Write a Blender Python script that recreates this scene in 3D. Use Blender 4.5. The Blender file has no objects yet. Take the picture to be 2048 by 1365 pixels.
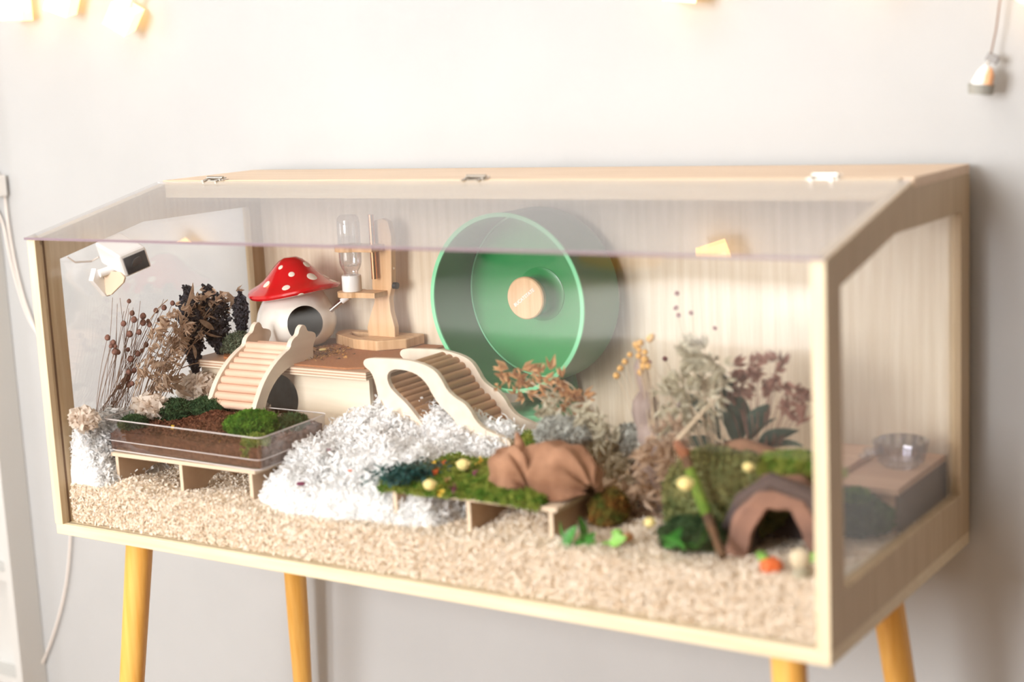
import bpy, bmesh, math, random
import numpy as np
from mathutils import Vector, Matrix, Euler
from mathutils.geometry import tessellate_polygon
from mathutils.bvhtree import BVHTree

rng = np.random.default_rng(7)
random.seed(7)
SC = bpy.context.scene
COL = SC.collection

# ------------------------------------------------------------------ camera
CAM = Vector((1.80170, -1.49939, 0.64027))
RX = Vector((0.83924103, 0.54163181, -0.04805697))
UP = Vector((-0.05237262, 0.16848402, 0.98431207))
FW = Vector((-0.54123155, 0.82355821, -0.16976538))
FPX = 3152.58
cd = bpy.data.cameras.new('camera')
cam = bpy.data.objects.new('camera', cd)
COL.objects.link(cam)
m = Matrix((RX, UP, -FW)).transposed().to_4x4()
m.translation = CAM
cam.matrix_world = m
cd.sensor_width = 36.0
cd.sensor_fit = 'HORIZONTAL'
cd.lens = FPX / 2048 * 36
cd.clip_start = 0.05
cd.dof.use_dof = True
cd.dof.focus_distance = 2.42
cd.dof.aperture_fstop = 2.0
SC.camera = cam

# ------------------------------------------------------------------ light, world, exposure
w = bpy.data.worlds.new('daylight')
SC.world = w
w.use_nodes = True
w.node_tree.nodes['Background'].inputs[0].default_value = (0.85, 0.92, 1.0, 1)
w.node_tree.nodes['Background'].inputs[1].default_value = 1.0
SC.view_settings.view_transform = 'Standard'
SC.view_settings.look = 'None'
SC.view_settings.exposure = 0.1
SC.view_settings.gamma = 1.0
SC.view_settings.use_curve_mapping = False
SC.cycles.transparent_max_bounces = 32
SC.cycles.max_bounces = 10
SC.cycles.diffuse_bounces = 5


def area(name, loc, target, sx, sy, power, color):
    l = bpy.data.lights.new(name, 'AREA')
    l.shape = 'RECTANGLE'
    l.size, l.size_y, l.energy, l.color = sx, sy, power, color
    o = bpy.data.objects.new(name, l)
    COL.objects.link(o)
    o.location = loc
    o.rotation_euler = (Vector(target) - Vector(loc)).to_track_quat('-Z', 'Y').to_euler()
    return o


WINX, WINZ, WINW, WINH = 0.25, 0.95, 1.3, 1.4
area('window_daylight', (WINX, -3.3, WINZ), (WINX + .25, 0, WINZ - .25), WINW, WINH, 168, (1.0, 1.0, 1.0))
area('side_fill', (-2.72, -2.1, .85), (0, -1.6, .2), 1.2, 1.4, 30, (1.0, 1.0, 1.0))  # added lamp: brightens the unseen furniture and lights the cage from the left
area('interior_fill', (0.35, -0.75, 1.84), (0.35, -0.75, 0), 0.9, 0.9, 9, (1.0, 0.96, 0.90))  # fill lamp added to brighten the cage interior through the lid


# ------------------------------------------------------------------ helpers
def at(px, py, axis, val):
    d = FW + RX * ((px - 1024) / FPX) - UP * ((py - 682.5) / FPX)
    i = 'xyz'.index(axis)
    return CAM + d * ((val - CAM[i]) / d[i])


def lin(c):
    return tuple(((v / 255) / 12.92 if v / 255 <= .04045 else ((v / 255 + .055) / 1.055) ** 2.4) for v in c)


def newmat(name):
    mt = bpy.data.materials.new(name)
    mt.use_nodes = True
    nt = mt.node_tree
    return mt, nt, nt.nodes['Principled BSDF']


def pbr(name, c, rough=.5, c2=None, scale=60, bump=0, spec=.5, coat=0, trans=0, stretch=None, metallic=0, bscale=None, em=None):
    mt, nt, b = newmat(name)
    b.inputs['Base Color'].default_value = (*lin(c), 1)
    b.inputs['Roughness'].default_value = rough
    b.inputs['Specular IOR Level'].default_value = spec
    b.inputs['Coat Weight'].default_value = coat
    b.inputs['Metallic'].default_value = metallic
    if trans:
        b.inputs['Subsurface Weight'].default_value = trans
        b.inputs['Subsurface Radius'].default_value = (.01, .01, .01)
    if em:
        b.inputs['Emission Color'].default_value = (*lin(em[0]), 1)
        b.inputs['Emission Strength'].default_value = em[1]
    if c2 or bump:
        tc = nt.nodes.new('ShaderNodeTexCoord')
        mp = nt.nodes.new('ShaderNodeMapping')
        nz = nt.nodes.new('ShaderNodeTexNoise')
        nt.links.new(tc.outputs['Object'], mp.inputs[0])
        nt.links.new(mp.outputs[0], nz.inputs['Vector'])
        if stretch:
            mp.inputs['Scale'].default_value = stretch
        nz.inputs['Scale'].default_value = scale
        nz.inputs['Detail'].default_value = 5
        if c2:
            cr = nt.nodes.new('ShaderNodeValToRGB')
            cr.color_ramp.elements[0].position = .35
            cr.color_ramp.elements[1].position = .65
            cr.color_ramp.elements[0].color = (*lin(c), 1)
            cr.color_ramp.elements[1].color = (*lin(c2), 1)
            nt.links.new(nz.outputs['Fac'], cr.inputs[0])
            nt.links.new(cr.outputs[0], b.inputs['Base Color'])
        if bump:
            bp = nt.nodes.new('ShaderNodeBump')
            bp.inputs['Strength'].default_value = bump
            bp.inputs['Distance'].default_value = .002
            if bscale:
                nz2 = nt.nodes.new('ShaderNodeTexNoise')
                nz2.inputs['Scale'].default_value = bscale
                nt.links.new(mp.outputs[0], nz2.inputs['Vector'])
                nt.links.new(nz2.outputs['Fac'], bp.inputs['Height'])
            else:
                nt.links.new(nz.outputs['Fac'], bp.inputs['Height'])
            nt.links.new(bp.outputs[0], b.inputs['Normal'])
    return mt


def wood(name, c, c2, along='z', scale=1.0, rough=.45):
    s = {'x': (3, 60, 60), 'y': (60, 3, 60), 'z': (60, 60, 3)}[along]
    return pbr(name, c, rough, c2, scale=2.2 * scale, stretch=s, bump=.15)


def plastic_sheet(name, tint=(1, 1, 1), f0=.045, power=5.0, gain=1.0, rough=0.0):
    """clear acrylic: see-through, mirror-like reflection that grows at grazing angles"""
    mt = bpy.data.materials.new(name)
    mt.use_nodes = True
    nt = mt.node_tree
    nt.nodes.clear()
    out = nt.nodes.new('ShaderNodeOutputMaterial')
    mix = nt.nodes.new('ShaderNodeMixShader')
    tr = nt.nodes.new('ShaderNodeBsdfTransparent')
    gl = nt.nodes.new('ShaderNodeBsdfGlossy')
    lw = nt.nodes.new('ShaderNodeLayerWeight')
    lw.inputs[0].default_value = .5
    pw = nt.nodes.new('ShaderNodeMath'); pw.operation = 'POWER'; pw.inputs[1].default_value = power
    ma = nt.nodes.new('ShaderNodeMath'); ma.operation = 'MULTIPLY_ADD'
    ma.inputs[1].default_value = (1 - f0) * gain; ma.inputs[2].default_value = f0
    ma.use_clamp = True
    tr.inputs[0].default_value = (*tint, 1)
    gl.inputs['Roughness'].default_value = rough
    nt.links.new(lw.outputs['Facing'], pw.inputs[0])
    nt.links.new(pw.outputs[0], ma.inputs[0])
    nt.links.new(ma.outputs[0], mix.inputs[0])
    nt.links.new(tr.outputs[0], mix.inputs[1])
    nt.links.new(gl.outputs[0], mix.inputs[2])
    nt.links.new(mix.outputs[0], out.inputs[0])
    return mt


def leafy(name, c, c2, scale=80, tl=.4):
    """thin sheet matter: part of the light shines through it"""
    mt = bpy.data.materials.new(name)
    mt.use_nodes = True
    nt = mt.node_tree
    nt.nodes.clear()
    out = nt.nodes.new('ShaderNodeOutputMaterial')
    mix = nt.nodes.new('ShaderNodeMixShader'); mix.inputs[0].default_value = tl
    df = nt.nodes.new('ShaderNodeBsdfDiffuse'); t2 = nt.nodes.new('ShaderNodeBsdfTranslucent')
    tc = nt.nodes.new('ShaderNodeTexCoord'); nz = nt.nodes.new('ShaderNodeTexNoise'); nz.inputs['Scale'].default_value = scale
    cr = nt.nodes.new('ShaderNodeValToRGB')
    cr.color_ramp.elements[0].position = .38; cr.color_ramp.elements[1].position = .62
    cr.color_ramp.elements[0].color = (*lin(c), 1); cr.color_ramp.elements[1].color = (*lin(c2), 1)
    nt.links.new(tc.outputs['Object'], nz.inputs['Vector']); nt.links.new(nz.outputs['Fac'], cr.inputs[0])
    for b in (df, t2): nt.links.new(cr.outputs[0], b.inputs[0])
    nt.links.new(df.outputs[0], mix.inputs[1]); nt.links.new(t2.outputs[0], mix.inputs[2])
    nt.links.new(mix.outputs[0], out.inputs[0])
    return mt


class MB:
    def __init__(s):
        s.v = []; s.f = []

    def add(s, vs, fs):
        k = len(s.v)
        s.v += [Vector(p) for p in vs]
        s.f += [tuple(i + k for i in f) for f in fs]
        return s

    def box(s, a, b, rot=None, piv=None):
        x0, y0, z0 = a; x1, y1, z1 = b
        vs = [Vector(p) for p in ((x0, y0, z0), (x1, y0, z0), (x1, y1, z0), (x0, y1, z0), (x0, y0, z1), (x1, y0, z1), (x1, y1, z1), (x0, y1, z1))]
        if rot is not None:
            pv = Vector(piv) if piv is not None else (Vector(a) + Vector(b)) / 2
            vs = [rot @ (p - pv) + pv for p in vs]
        return s.add(vs, [(0, 3, 2, 1), (4, 5, 6, 7), (0, 1, 5, 4), (1, 2, 6, 5), (2, 3, 7, 6), (3, 0, 4, 7)])

    def tube(s, pts, r, n=10, cap=True):
        pts = [Vector(p) for p in pts]
        rs = r if isinstance(r, (list, tuple)) else [r] * len(pts)
        k = len(s.v)
        prev = None
        for i, p in enumerate(pts):
            t = (pts[min(i + 1, len(pts) - 1)] - pts[max(i - 1, 0)]).normalized()
            if prev is None:
                a = t.orthogonal().normalized()
            else:
                a = (prev - t * prev.dot(t)).normalized()
            prev = a
            b = t.cross(a)
            for j in range(n):
                th = 2 * math.pi * j / n
                s.v.append(p + (a * math.cos(th) + b * math.sin(th)) * rs[i])
        for i in range(len(pts) - 1):
            for j in range(n):
                s.f.append((k + i * n + j, k + i * n + (j + 1) % n, k + (i + 1) * n + (j + 1) % n, k + (i + 1) * n + j))
        if cap:
            s.f.append(tuple(k + j for j in reversed(range(n))))
            e = k + (len(pts) - 1) * n
            s.f.append(tuple(e + j for j in range(n)))
        return s

    def lathe(s, prof, org=(0, 0, 0), n=32, mtx=None):
        k = len(s.v)
        org = Vector(org)
        for r, z in prof:
            for j in range(n):
                th = 2 * math.pi * j / n
                p = Vector((r * math.cos(th), r * math.sin(th), z))
                if mtx is not None:
                    p = mtx @ p
                s.v.append(p + org)
        for i in range(len(prof) - 1):
            for j in range(n):
                s.f.append((k + i * n + j, k + i * n + (j + 1) % n, k + (i + 1) * n + (j + 1) % n, k + (i + 1) * n + j))
        if prof[0][0] > 1e-5:
            s.f.append(tuple(k + j for j in reversed(range(n))))
        if prof[-1][0] > 1e-5:
            e = k + (len(prof) - 1) * n
            s.f.append(tuple(e + j for j in range(n)))
        return s

    def prism(s, outline, off, holes=()):
        """outline: 3-D points of a planar polygon, extruded by off; holes likewise"""
        off = Vector(off)
        loops = [[Vector(p) for p in outline]] + [[Vector(p) for p in h] for h in holes]
        flat = [p for l in loops for p in l]
        tris = tessellate_polygon(loops)
        n = len(flat)
        k = len(s.v)
        s.v += flat + [p + off for p in flat]
        for t in tris:
            s.f.append((k + t[0], k + t[1], k + t[2]))
            s.f.append((k + n + t[2], k + n + t[1], k + n + t[0]))
        i0 = 0
        for l in loops:
            for i in range(len(l)):
                a, b = i0 + i, i0 + (i + 1) % len(l)
                s.f.append((k + a, k + b, k + n + b, k + n + a))
            i0 += len(l)
        return s

    def build(s, name, mat, parent=None, smooth=False, bevel=0, origin=None):
        me = bpy.data.meshes.new(name)
        if parent is not None:
            org = wpos(parent)
        elif origin is not None:
            org = Vector(origin)
        else:
            xs = [p.x for p in s.v]; ys = [p.y for p in s.v]; zs = [p.z for p in s.v]
            org = Vector(((min(xs) + max(xs)) / 2, (min(ys) + max(ys)) / 2, min(zs)))
        me.from_pydata([p - org for p in s.v], [], s.f)
        bm = bmesh.new(); bm.from_mesh(me)
        bmesh.ops.remove_doubles(bm, verts=bm.verts, dist=1e-6)
        bmesh.ops.recalc_face_normals(bm, faces=bm.faces)
        bm.to_mesh(me); bm.free()
        me.materials.append(mat)
        if smooth:
            for p in me.polygons:
                p.use_smooth = True
            me.set_sharp_from_angle(angle=math.radians(40))
        o = bpy.data.objects.new(name, me)
        COL.objects.link(o)
        if parent is not None:
            o.parent = parent
        else:
            o.location = org
        if bevel:
            md = o.modifiers.new('bevel', 'BEVEL')
            md.width = bevel; md.segments = 2; md.limit_method = 'ANGLE'
        return o


def wpos(o):
    p = o.location.copy()
    while o.parent is not None:
        o = o.parent
        p = p + o.location
    return p


def thing(name, label, cat, loc, group=None):
    o = bpy.data.objects.new(name, None)
    COL.objects.link(o)
    o.empty_display_size = .02
    o.location = loc
    return tag(o, label, cat, group)


def tag(o, label, cat, group=None, kind=None):
    if label: o['label'] = label
    if cat: o['category'] = cat
    if group: o['group'] = group
    if kind: o['kind'] = kind
    return o


def struct(o):
    o['kind'] = 'structure'
    return o


def npmesh(name, v, quads, mat, parent=None, origin=(0, 0, 0), smooth=False):
    org = wpos(parent) if parent is not None else Vector(origin)
    v = np.asarray(v, dtype=np.float32) - np.array(org, dtype=np.float32)
    q = np.asarray(quads, dtype=np.int32)
    me = bpy.data.meshes.new(name)
    me.vertices.add(len(v)); me.vertices.foreach_set('co', v.ravel())
    k = q.shape[1]
    me.loops.add(q.size); me.loops.foreach_set('vertex_index', q.ravel())
    me.polygons.add(len(q))
    me.polygons.foreach_set('loop_start', np.arange(len(q), dtype=np.int32) * k)
    me.polygons.foreach_set('loop_total', np.full(len(q), k, dtype=np.int32))
    if smooth:
        me.polygons.foreach_set('use_smooth', np.ones(len(q), dtype=bool))
    me.update(calc_edges=True)
    me.materials.append(mat)
    o = bpy.data.objects.new(name, me)
    COL.objects.link(o)
    if parent is not None:
        o.parent = parent
    else:
        o.location = org
    return o


def flakes(P, L, W, bend=.3, flat=0.0, curl=3):
    """bent strips at points P (N,3): length L, width W arrays; flat 0..1 keeps them near horizontal"""
    n = len(P)
    d = rng.normal(size=(n, 3)); d[:, 2] *= (1 - flat)
    d /= np.linalg.norm(d, axis=1)[:, None]
    u = rng.normal(size=(n, 3)); u[:, 2] *= (1 - flat)
    u -= (u * d).sum(1)[:, None] * d
    u /= np.linalg.norm(u, axis=1)[:, None]
    nn = np.cross(d, u)
    cols = curl
    V = np.zeros((n, cols * 2, 3))
    b = rng.uniform(-bend, bend, n)[:, None]
    for c in range(cols):
        t = c / (cols - 1) - .5
        base = P + d * (t * L)[:, None] + nn * (b * (t * t * 4 - .5) * L[:, None])
        V[:, 2 * c] = base - u * (W / 2)[:, None]
        V[:, 2 * c + 1] = base + u * (W / 2)[:, None]
    q = []
    for c in range(cols - 1):
        q.append(np.stack([np.arange(n) * cols * 2 + 2 * c + k for k in (0, 1, 3, 2)], 1))
    return V.reshape(-1, 3), np.concatenate(q)


def smoothnoise(x, y, s, seed=0):
    """cheap value noise by summed sines"""
    r = np.random.default_rng(seed)
    z = np.zeros_like(x)
    for i in range(8):
        a = r.uniform(0, 2 * math.pi); f = s * r.uniform(.6, 1.8)
        z = z + np.sin((x * math.cos(a) + y * math.sin(a)) * f + r.uniform(0, 6.28))
    return z / 8


def heightgrid(x0, x1, y0, y1, nx, ny, hf, zb=None):
    xs = np.linspace(x0, x1, nx); ys = np.linspace(y0, y1, ny)
    X, Y = np.meshgrid(xs, ys)
    Z = hf(X, Y)
    v = np.stack([X.ravel(), Y.ravel(), Z.ravel()], 1)
    q = []
    for j in range(ny - 1):
        for i in range(nx - 1):
            a = j * nx + i
            q.append((a, a + 1, a + nx + 1, a + nx))
    if zb is not None:                                  # skirt down to zb
        k = len(v)
        ring = [i for i in range(nx)] + [j * nx + nx - 1 for j in range(1, ny)] + [(ny - 1) * nx + i for i in range(nx - 2, -1, -1)] + [j * nx for j in range(ny - 2, 0, -1)]
        low = v[ring].copy(); low[:, 2] = zb
        v = np.concatenate([v, low])
        for i in range(len(ring)):
            j = (i + 1) % len(ring)
            q.append((ring[i], k + i, k + j, ring[j]))
    return v, q


# ------------------------------------------------------------------ materials
M = {}
M['wall'] = pbr('wall_paint', (181, 181, 181), .75, (177, 177, 177), scale=4, bump=.05, bscale=220)
M['wall_room'] = pbr('wall_room', (222, 218, 212), .8)
M['wall_right'] = pbr('wall_right', (88, 68, 50), .8)
M['ceiling'] = pbr('ceiling_paint', (240, 238, 232), .8)
M['floor'] = wood('floor_oak', (172, 142, 108), (146, 116, 84), 'x', .4)
M['pine'] = wood('pine_edge', (222, 206, 176), (214, 194, 160), 'x')
M['pine_v'] = wood('pine_edge_upright', (222, 206, 176), (214, 194, 160), 'z')
M['oak_v'] = wood('oak_veneer', (196, 174, 142), (182, 158, 124), 'z')
M['back'] = wood('back_veneer', (228, 214, 192), (214, 196, 170), 'z', .8)
M['top'] = wood('top_veneer', (222, 198, 172), (212, 184, 156), 'x')
M['leg'] = wood('leg_beech', (234, 182, 98), (224, 166, 78), 'z', 1, .35)
M['ply'] = None
M['birch'] = wood('birch_board', (240, 226, 204), (230, 212, 186), 'x', .5)
M['birch_rail'] = wood('birch_rail', (234, 220, 202), (226, 210, 190), 'y', .4)
M['rung_pink'] = wood('rung_wood', (236, 200, 176), (226, 186, 160), 'x', .8)
M['rung_brown'] = wood('rung_brown_wood', (196, 152, 112), (172, 126, 88), 'y', .8)
M['light_wood'] = wood('light_wood', (226, 188, 144), (206, 162, 116), 'z', .8)
M['mdf'] = pbr('table_board', (198, 168, 140), .7, (188, 156, 128), scale=30, bump=.1)
M['mdf_edge'] = pbr('table_edge', (226, 204, 178), .7)
M['cork'] = pbr('cork', (176, 118, 74), .85, (158, 100, 60), scale=300, bump=.5)
M['pane'] = plastic_sheet('clear_acrylic', (.995, .995, .995), .065, 5.0, 1.0)
M['lid'] = plastic_sheet('lid_acrylic', (.97, .96, .97), .06, 4.0, 1.15)
M['lid_edge'] = pbr('lid_edge', (128, 108, 116), .3)
M['pane_edge'] = pbr('groove', (96, 66, 44), .7)
M['tray'] = plastic_sheet('tray_plastic', (.95, .94, .94), .14, 3.0, .8, .05)
M['tray_rim'] = pbr('tray_rim', (214, 206, 204), .15)
M['steel'] = pbr('steel', (196, 190, 182), .25, metallic=1)
M['white_gloss'] = pbr('white_plastic', (240, 238, 236), .25)
M['ceramic'] = pbr('ceramic_glaze', (238, 232, 222), .12, coat=.6)
M['ceramic_in'] = pbr('ceramic_inside', (92, 72, 60), .6)
M['red'] = pbr('red_glaze', (206, 14, 26), .12, coat=.7)
M['spot'] = pbr('spot_glaze', (246, 236, 222), .2)
M['green'] = pbr('wheel_green', (56, 142, 80), .3, coat=.15)
M['green_clear'] = pbr('wheel_rim', (126, 206, 156), .25)
M['green_dark'] = pbr('wheel_drum', (62, 122, 74), .35)
M['black'] = pbr('black_plastic', (38, 38, 40), .35)
M['lens'] = pbr('dark_lens', (58, 60, 66), .12)
M['white_matte'] = pbr('white_matte', (236, 234, 230), .6)
M['cable'] = pbr('cable_white', (228, 218, 210), .5)
M['cab'] = pbr('cabinet_white', (204, 203, 200), .5)
M['chips'] = leafy('wood_chips', (255, 251, 243), (246, 227, 202), 420, .25)
M['chipbase'] = pbr('chip_base', (252, 240, 216), .95, (255, 248, 232), scale=260, spec=.1, bump=.3)
M['fluff'] = leafy('paper_fluff', (255, 255, 255), (254, 254, 253), 60, .35)
M['fluff_base'] = pbr('paper_fluff_base', (253, 252, 251), .95, spec=.1)
M['tissue'] = leafy('tissue', (246, 236, 224), (238, 224, 210), 40, .4)
M['soil'] = pbr('soil', (112, 74, 56), .95, (78, 50, 38), scale=200, bump=.8, spec=.1)
M['soil_crumb'] = pbr('soil_crumb', (134, 88, 66), .95, (96, 60, 44), scale=300, spec=.1)
M['moss'] = leafy('moss', (112, 156, 58), (66, 116, 44), 90, .35)
M['moss_dark'] = leafy('moss_dark', (90, 116, 78), (60, 86, 58), 90, .35)
M['moss_yellow'] = leafy('moss_yellow', (164, 174, 84), (104, 142, 58), 70, .35)
M['leaf_teal'] = pbr('leaf_teal', (34, 92, 84), .5, (24, 68, 66), scale=80)
M['leaf_green'] = pbr('leaf_green', (62, 146, 52), .5, (44, 116, 40), scale=80)
M['leaf_grey'] = pbr('leaf_grey_green', (84, 106, 92), .6, (64, 84, 76), scale=60)
M['tree'] = leafy('preserved_foliage', (74, 72, 78), (96, 92, 96), 120, .2)
M['oat'] = leafy('dry_oat', (216, 192, 168), (186, 160, 138), 100, .45)
M['oat_gold'] = leafy('dry_oat_gold', (226, 184, 136), (188, 136, 92), 100, .4)
M['oat_pale'] = leafy('dry_oat_pale', (222, 216, 196), (186, 178, 150), 100, .4)
M['oat_red'] = leafy('dry_oat_red', (176, 132, 118), (150, 108, 98), 100, .4)
M['pod'] = pbr('seed_pod', (146, 104, 88), .7, (118, 82, 72), scale=200, spec=.3)
M['pod_gold'] = pbr('seed_pod_gold', (208, 162, 92), .6, spec=.3)
M['berry'] = pbr('berry', (122, 62, 62), .5)
M['stem'] = pbr('dry_stem', (134, 104, 84), .8)
M['stem_pale'] = pbr('dry_stem_pale', (204, 184, 156), .8)
M['driftwood'] = pbr('driftwood', (170, 152, 144), .85, (128, 108, 100), scale=8, stretch=(6, 6, 1), bump=.6)
M['bark'] = pbr('bark_hide', (174, 130, 102), .9, (130, 90, 66), scale=26, bump=.9, bscale=90)
M['terracotta'] = pbr('cave_clay', (166, 124, 104), .9, (122, 92, 80), scale=22, bump=.8, bscale=70)
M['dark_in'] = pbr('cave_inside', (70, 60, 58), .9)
M['lichen'] = pbr('lichen', (196, 198, 190), .9, (140, 140, 132), scale=80, spec=.1)
M['branch'] = pbr('branch', (112, 82, 56), .85, (74, 54, 40), scale=40, bump=.5)
M['orange'] = pbr('pumpkin', (226, 108, 52), .5)
M['lime'] = pbr('lime', (138, 196, 92), .5)
M['cream'] = pbr('dried_flower', (242, 222, 150), .7)
M['purple'] = pbr('petal_purple', (118, 44, 76), .7)
M['yellow'] = pbr('petal_yellow', (226, 184, 60), .7)
M['pinkwood'] = wood('pink_wood', (220, 186, 160), (206, 168, 142), 'x', .5)
M['glow'] = pbr('lamp_paper', (250, 232, 196), .6, em=((255, 196, 116), 2.8))
M['bulb'] = pbr('lamp_bulb', (255, 240, 210), .3, em=((255, 226, 170), 5))
M['lettering'] = pbr('lettering_white', (236, 230, 228), .5)
M['duvet'] = pbr('duvet', (224, 222, 218), .85)
M['dark_wood'] = wood('wardrobe_wood', (92, 72, 56), (74, 56, 44), 'z', .4)
M['crystal'] = plastic_sheet('crystal_glass', (.92, .92, .95), .2, 2.5, .8, .02)

# plywood: thin glued layers seen on every edge
mt, nt, b = newmat('plywood')
tc = nt.nodes.new('ShaderNodeTexCoord'); sp = nt.nodes.new('ShaderNodeSeparateXYZ')
mu = nt.nodes.new('ShaderNodeMath'); mu.operation = 'MULTIPLY'; mu.inputs[1].default_value = 2 * math.pi / .0042
sn = nt.nodes.new('ShaderNodeMath'); sn.operation = 'SINE'
cr = nt.nodes.new('ShaderNodeValToRGB')
cr.color_ramp.elements[0].position = .1; cr.color_ramp.elements[0].color = (*lin((196, 160, 132)), 1)
cr.color_ramp.elements[1].position = .5; cr.color_ramp.elements[1].color = (*lin((238, 220, 198)), 1)
nt.links.new(tc.outputs['Object'], sp.inputs[0]); nt.links.new(sp.outputs['Z'], mu.inputs[0])
nt.links.new(mu.outputs[0], sn.inputs[0]); nt.links.new(sn.outputs[0], cr.inputs[0])
nt.links.new(cr.outputs[0], b.inputs['Base Color'])
M['ply'] = mt

# ------------------------------------------------------------------ the room
YW = .502
ZF, ZC = -.56, 1.9
XL, XR, YR = -2.6, 2.7, -3.5
struct(MB().box((XL, YW, ZF), (XR, YW + .1, ZC)).build('wall_back', M['wall']))
struct(MB().prism([(XL, YR, ZF), (XL, YW + .1, ZF), (XL, YW + .1, ZC), (XL, YR, ZC)], (-.1, 0, 0),
                  [[(XL, -2.7, .15), (XL, -1.5, .15), (XL, -1.5, 1.55), (XL, -2.7, 1.55)]]).build('wall_left', M['wall_room']))
wl = MB()
for a, b_ in (((-2.7, .15), (-1.5, .19)), ((-2.7, 1.51), (-1.5, 1.55)), ((-2.7, .15), (-2.66, 1.55)), ((-1.54, .15), (-1.5, 1.55)), ((-2.12, .15), (-2.08, 1.55))):
    wl.box((XL - .08, a[0], a[1]), (XL - .03, b_[0], b_[1]))
struct(wl.build('added_window', M['white_matte']))  # frame added around the side fill lamp
struct(MB().box((XR, YR, ZF), (XR + .1, YW + .1, ZC)).build('wall_right', M['wall_right']))
x0, x1 = WINX - WINW / 2, WINX + WINW / 2
z0, z1 = WINZ - WINH / 2, WINZ + WINH / 2
fw = MB()
yf = -3.2
fw.prism([(XL, yf, ZF), (XR, yf, ZF), (XR, yf, ZC), (XL, yf, ZC)], (0, -.1, 0),
         [[(x0, yf, z0), (x1, yf, z0), (x1, yf, z1), (x0, yf, z1)]])
struct(fw.build('wall_front', M['wall_room']))
wf = MB()
for a, b_ in (((x0, z0), (x1, z0 + .05)), ((x0, z1 - .05), (x1, z1)), ((x0, z0), (x0 + .05, z1)), ((x1 - .05, z0), (x1, z1)),
              ((WINX - .025, z0), (WINX + .025, z1))):
    wf.box((a[0], yf - .08, a[1]), (b_[0], yf - .03, b_[1]))
struct(wf.build('window_1', M['white_matte']))
struct(MB().box((XL, YR, ZF - .1), (XR, YW + .1, ZF)).build('floor', M['floor']))
struct(MB().box((XL, YR, ZC), (XR, YW + .1, ZC + .1)).build('ceiling', M['ceiling']))

# unseen pale furniture added behind the camera to put haze on the front pane
added_bed = thing('added_bed', 'unseen furniture with a white duvet, added for the haze mirrored in the front pane', 'added_bed', (-.5, -2.5, ZF))
v, q = heightgrid(-1.35, .45, -3.08, -1.9, 60, 40, lambda X, Y: -.06 + .02 * smoothnoise(X, Y, 9, 3) - .2 * np.clip((Y + 2.0) / .1, 0, 1) ** 2, ZF + .25)
npmesh('duvet', v, q, M['duvet'], added_bed, smooth=True)
MB().box((-1.33, -3.06, ZF + .1), (.43, -1.96, ZF + .3)).build('bed_base', M['light_wood'], added_bed)
MB().box((-1.38, -3.17, ZF), (.48, -3.09, .2)).build('headboard', M['duvet'], added_bed, bevel=.02)  # pale panel added to carry the mirrored haze higher
for sx in (-1.28, .38):
    for sy in (-3.0, -2.05):
        MB().box((sx - .03, sy - .03, ZF), (sx + .03, sy + .03, ZF + .1)).build('leg', M['light_wood'], added_bed)
for cx_, cm_, lb in ((-1.12, (40, 84, 52), 'unseen dark green pad, added for the tinted patch mirrored in the front pane'), (-.72, (206, 150, 52), 'unseen mustard yellow pad, added for the tinted patch mirrored in the front pane')):  # coloured pads added for the tinted patch mirrored in the pane
    bm = bmesh.new(); bmesh.ops.create_uvsphere(bm, u_segments=24, v_segments=16, radius=1)
    for v_ in bm.verts:
        c_ = v_.co
        k_ = 1 / max(abs(c_.x), abs(c_.z), .35) ** .6
        v_.co = Vector((c_.x * .17 * k_, c_.y * .055, c_.z * .15 * k_))
    me = bpy.data.meshes.new('added_cushion'); bm.to_mesh(me); bm.free(); me.materials.append(pbr('cushion_cloth', cm_, .85))
    for p in me.polygons: p.use_smooth = True
    o = bpy.data.objects.new('added_cushion', me); COL.objects.link(o); o.location = (cx_, -2.99, .12)
    tag(o, lb, 'added_cushion')

wd = thing('added_sideboard', 'unseen low dark cabinet, added so the front pane mirrors dark at the left', 'added_sideboard', (-2.4, -2.2, ZF))  # unseen dark furniture added to keep the pane's left reflection dark
MB().box((XL + .01, -3.15, ZF), (-2.2, -1.2, .05)).build('body', M['dark_wood'], wd, bevel=.004)
for k in range(2):
    d_ = MB().box((-2.198, -3.12 + k * .96, ZF + .05), (-2.18, -2.18 + k * .96, .03)).build('door', M['dark_wood'], wd)
    MB().tube([(-2.165, -2.26 + k * .16, -.2), (-2.165, -2.26 + k * .16, -.05)], .008).build('handle', M['steel'], d_)

# white cabinet cut by the left edge of the photo
cb = thing('shelf_unit', 'white open shelf unit at the left edge beside the wooden cage', 'shelf unit', (-.9, .47, ZF))
xc = -.675
MB().box((xc - .018, .44, ZF), (xc, YW - .001, 1.3)).build('side_panel', M['cab'], cb, bevel=.001)
MB().box((-1.3, .44, ZF), (-1.282, YW - .001, 1.3)).build('side_panel', M['cab'], cb)
MB().box((-1.282, YW - .006, ZF), (xc - .018, YW - .001, 1.3)).build('back_panel', M['cab'], cb)
for z in (-.30, .06, .42, .78, 1.28, ZF + .04):
    MB().box((-1.282, .445, z - .009), (xc - .018, YW - .006, z + .009)).build('shelf', M['cab'], cb)

tc_ = thing('light_blocker', 'tall white block added out of view to shade the left end of the wall', 'light_blocker', (-1.55, .1, ZF))  # unseen block added to cast shade on the wall's left end
MB().box((-1.8, -.15, ZF), (-1.32, YW - .003, 1.6)).build('body', M['cab'], tc_, bevel=.003)
for k in range(2):
    d_ = MB().box((-1.795 + k * .24, -.168, ZF + .05), (-1.562 + k * .24, -.1505, 1.58)).build('door', M['cab'], tc_, bevel=.002)
    MB().tube([(-1.59 + k * .06, -.19, .2), (-1.59 + k * .06, -.19, .4)], .006).build('handle', M['steel'], d_)

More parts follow.
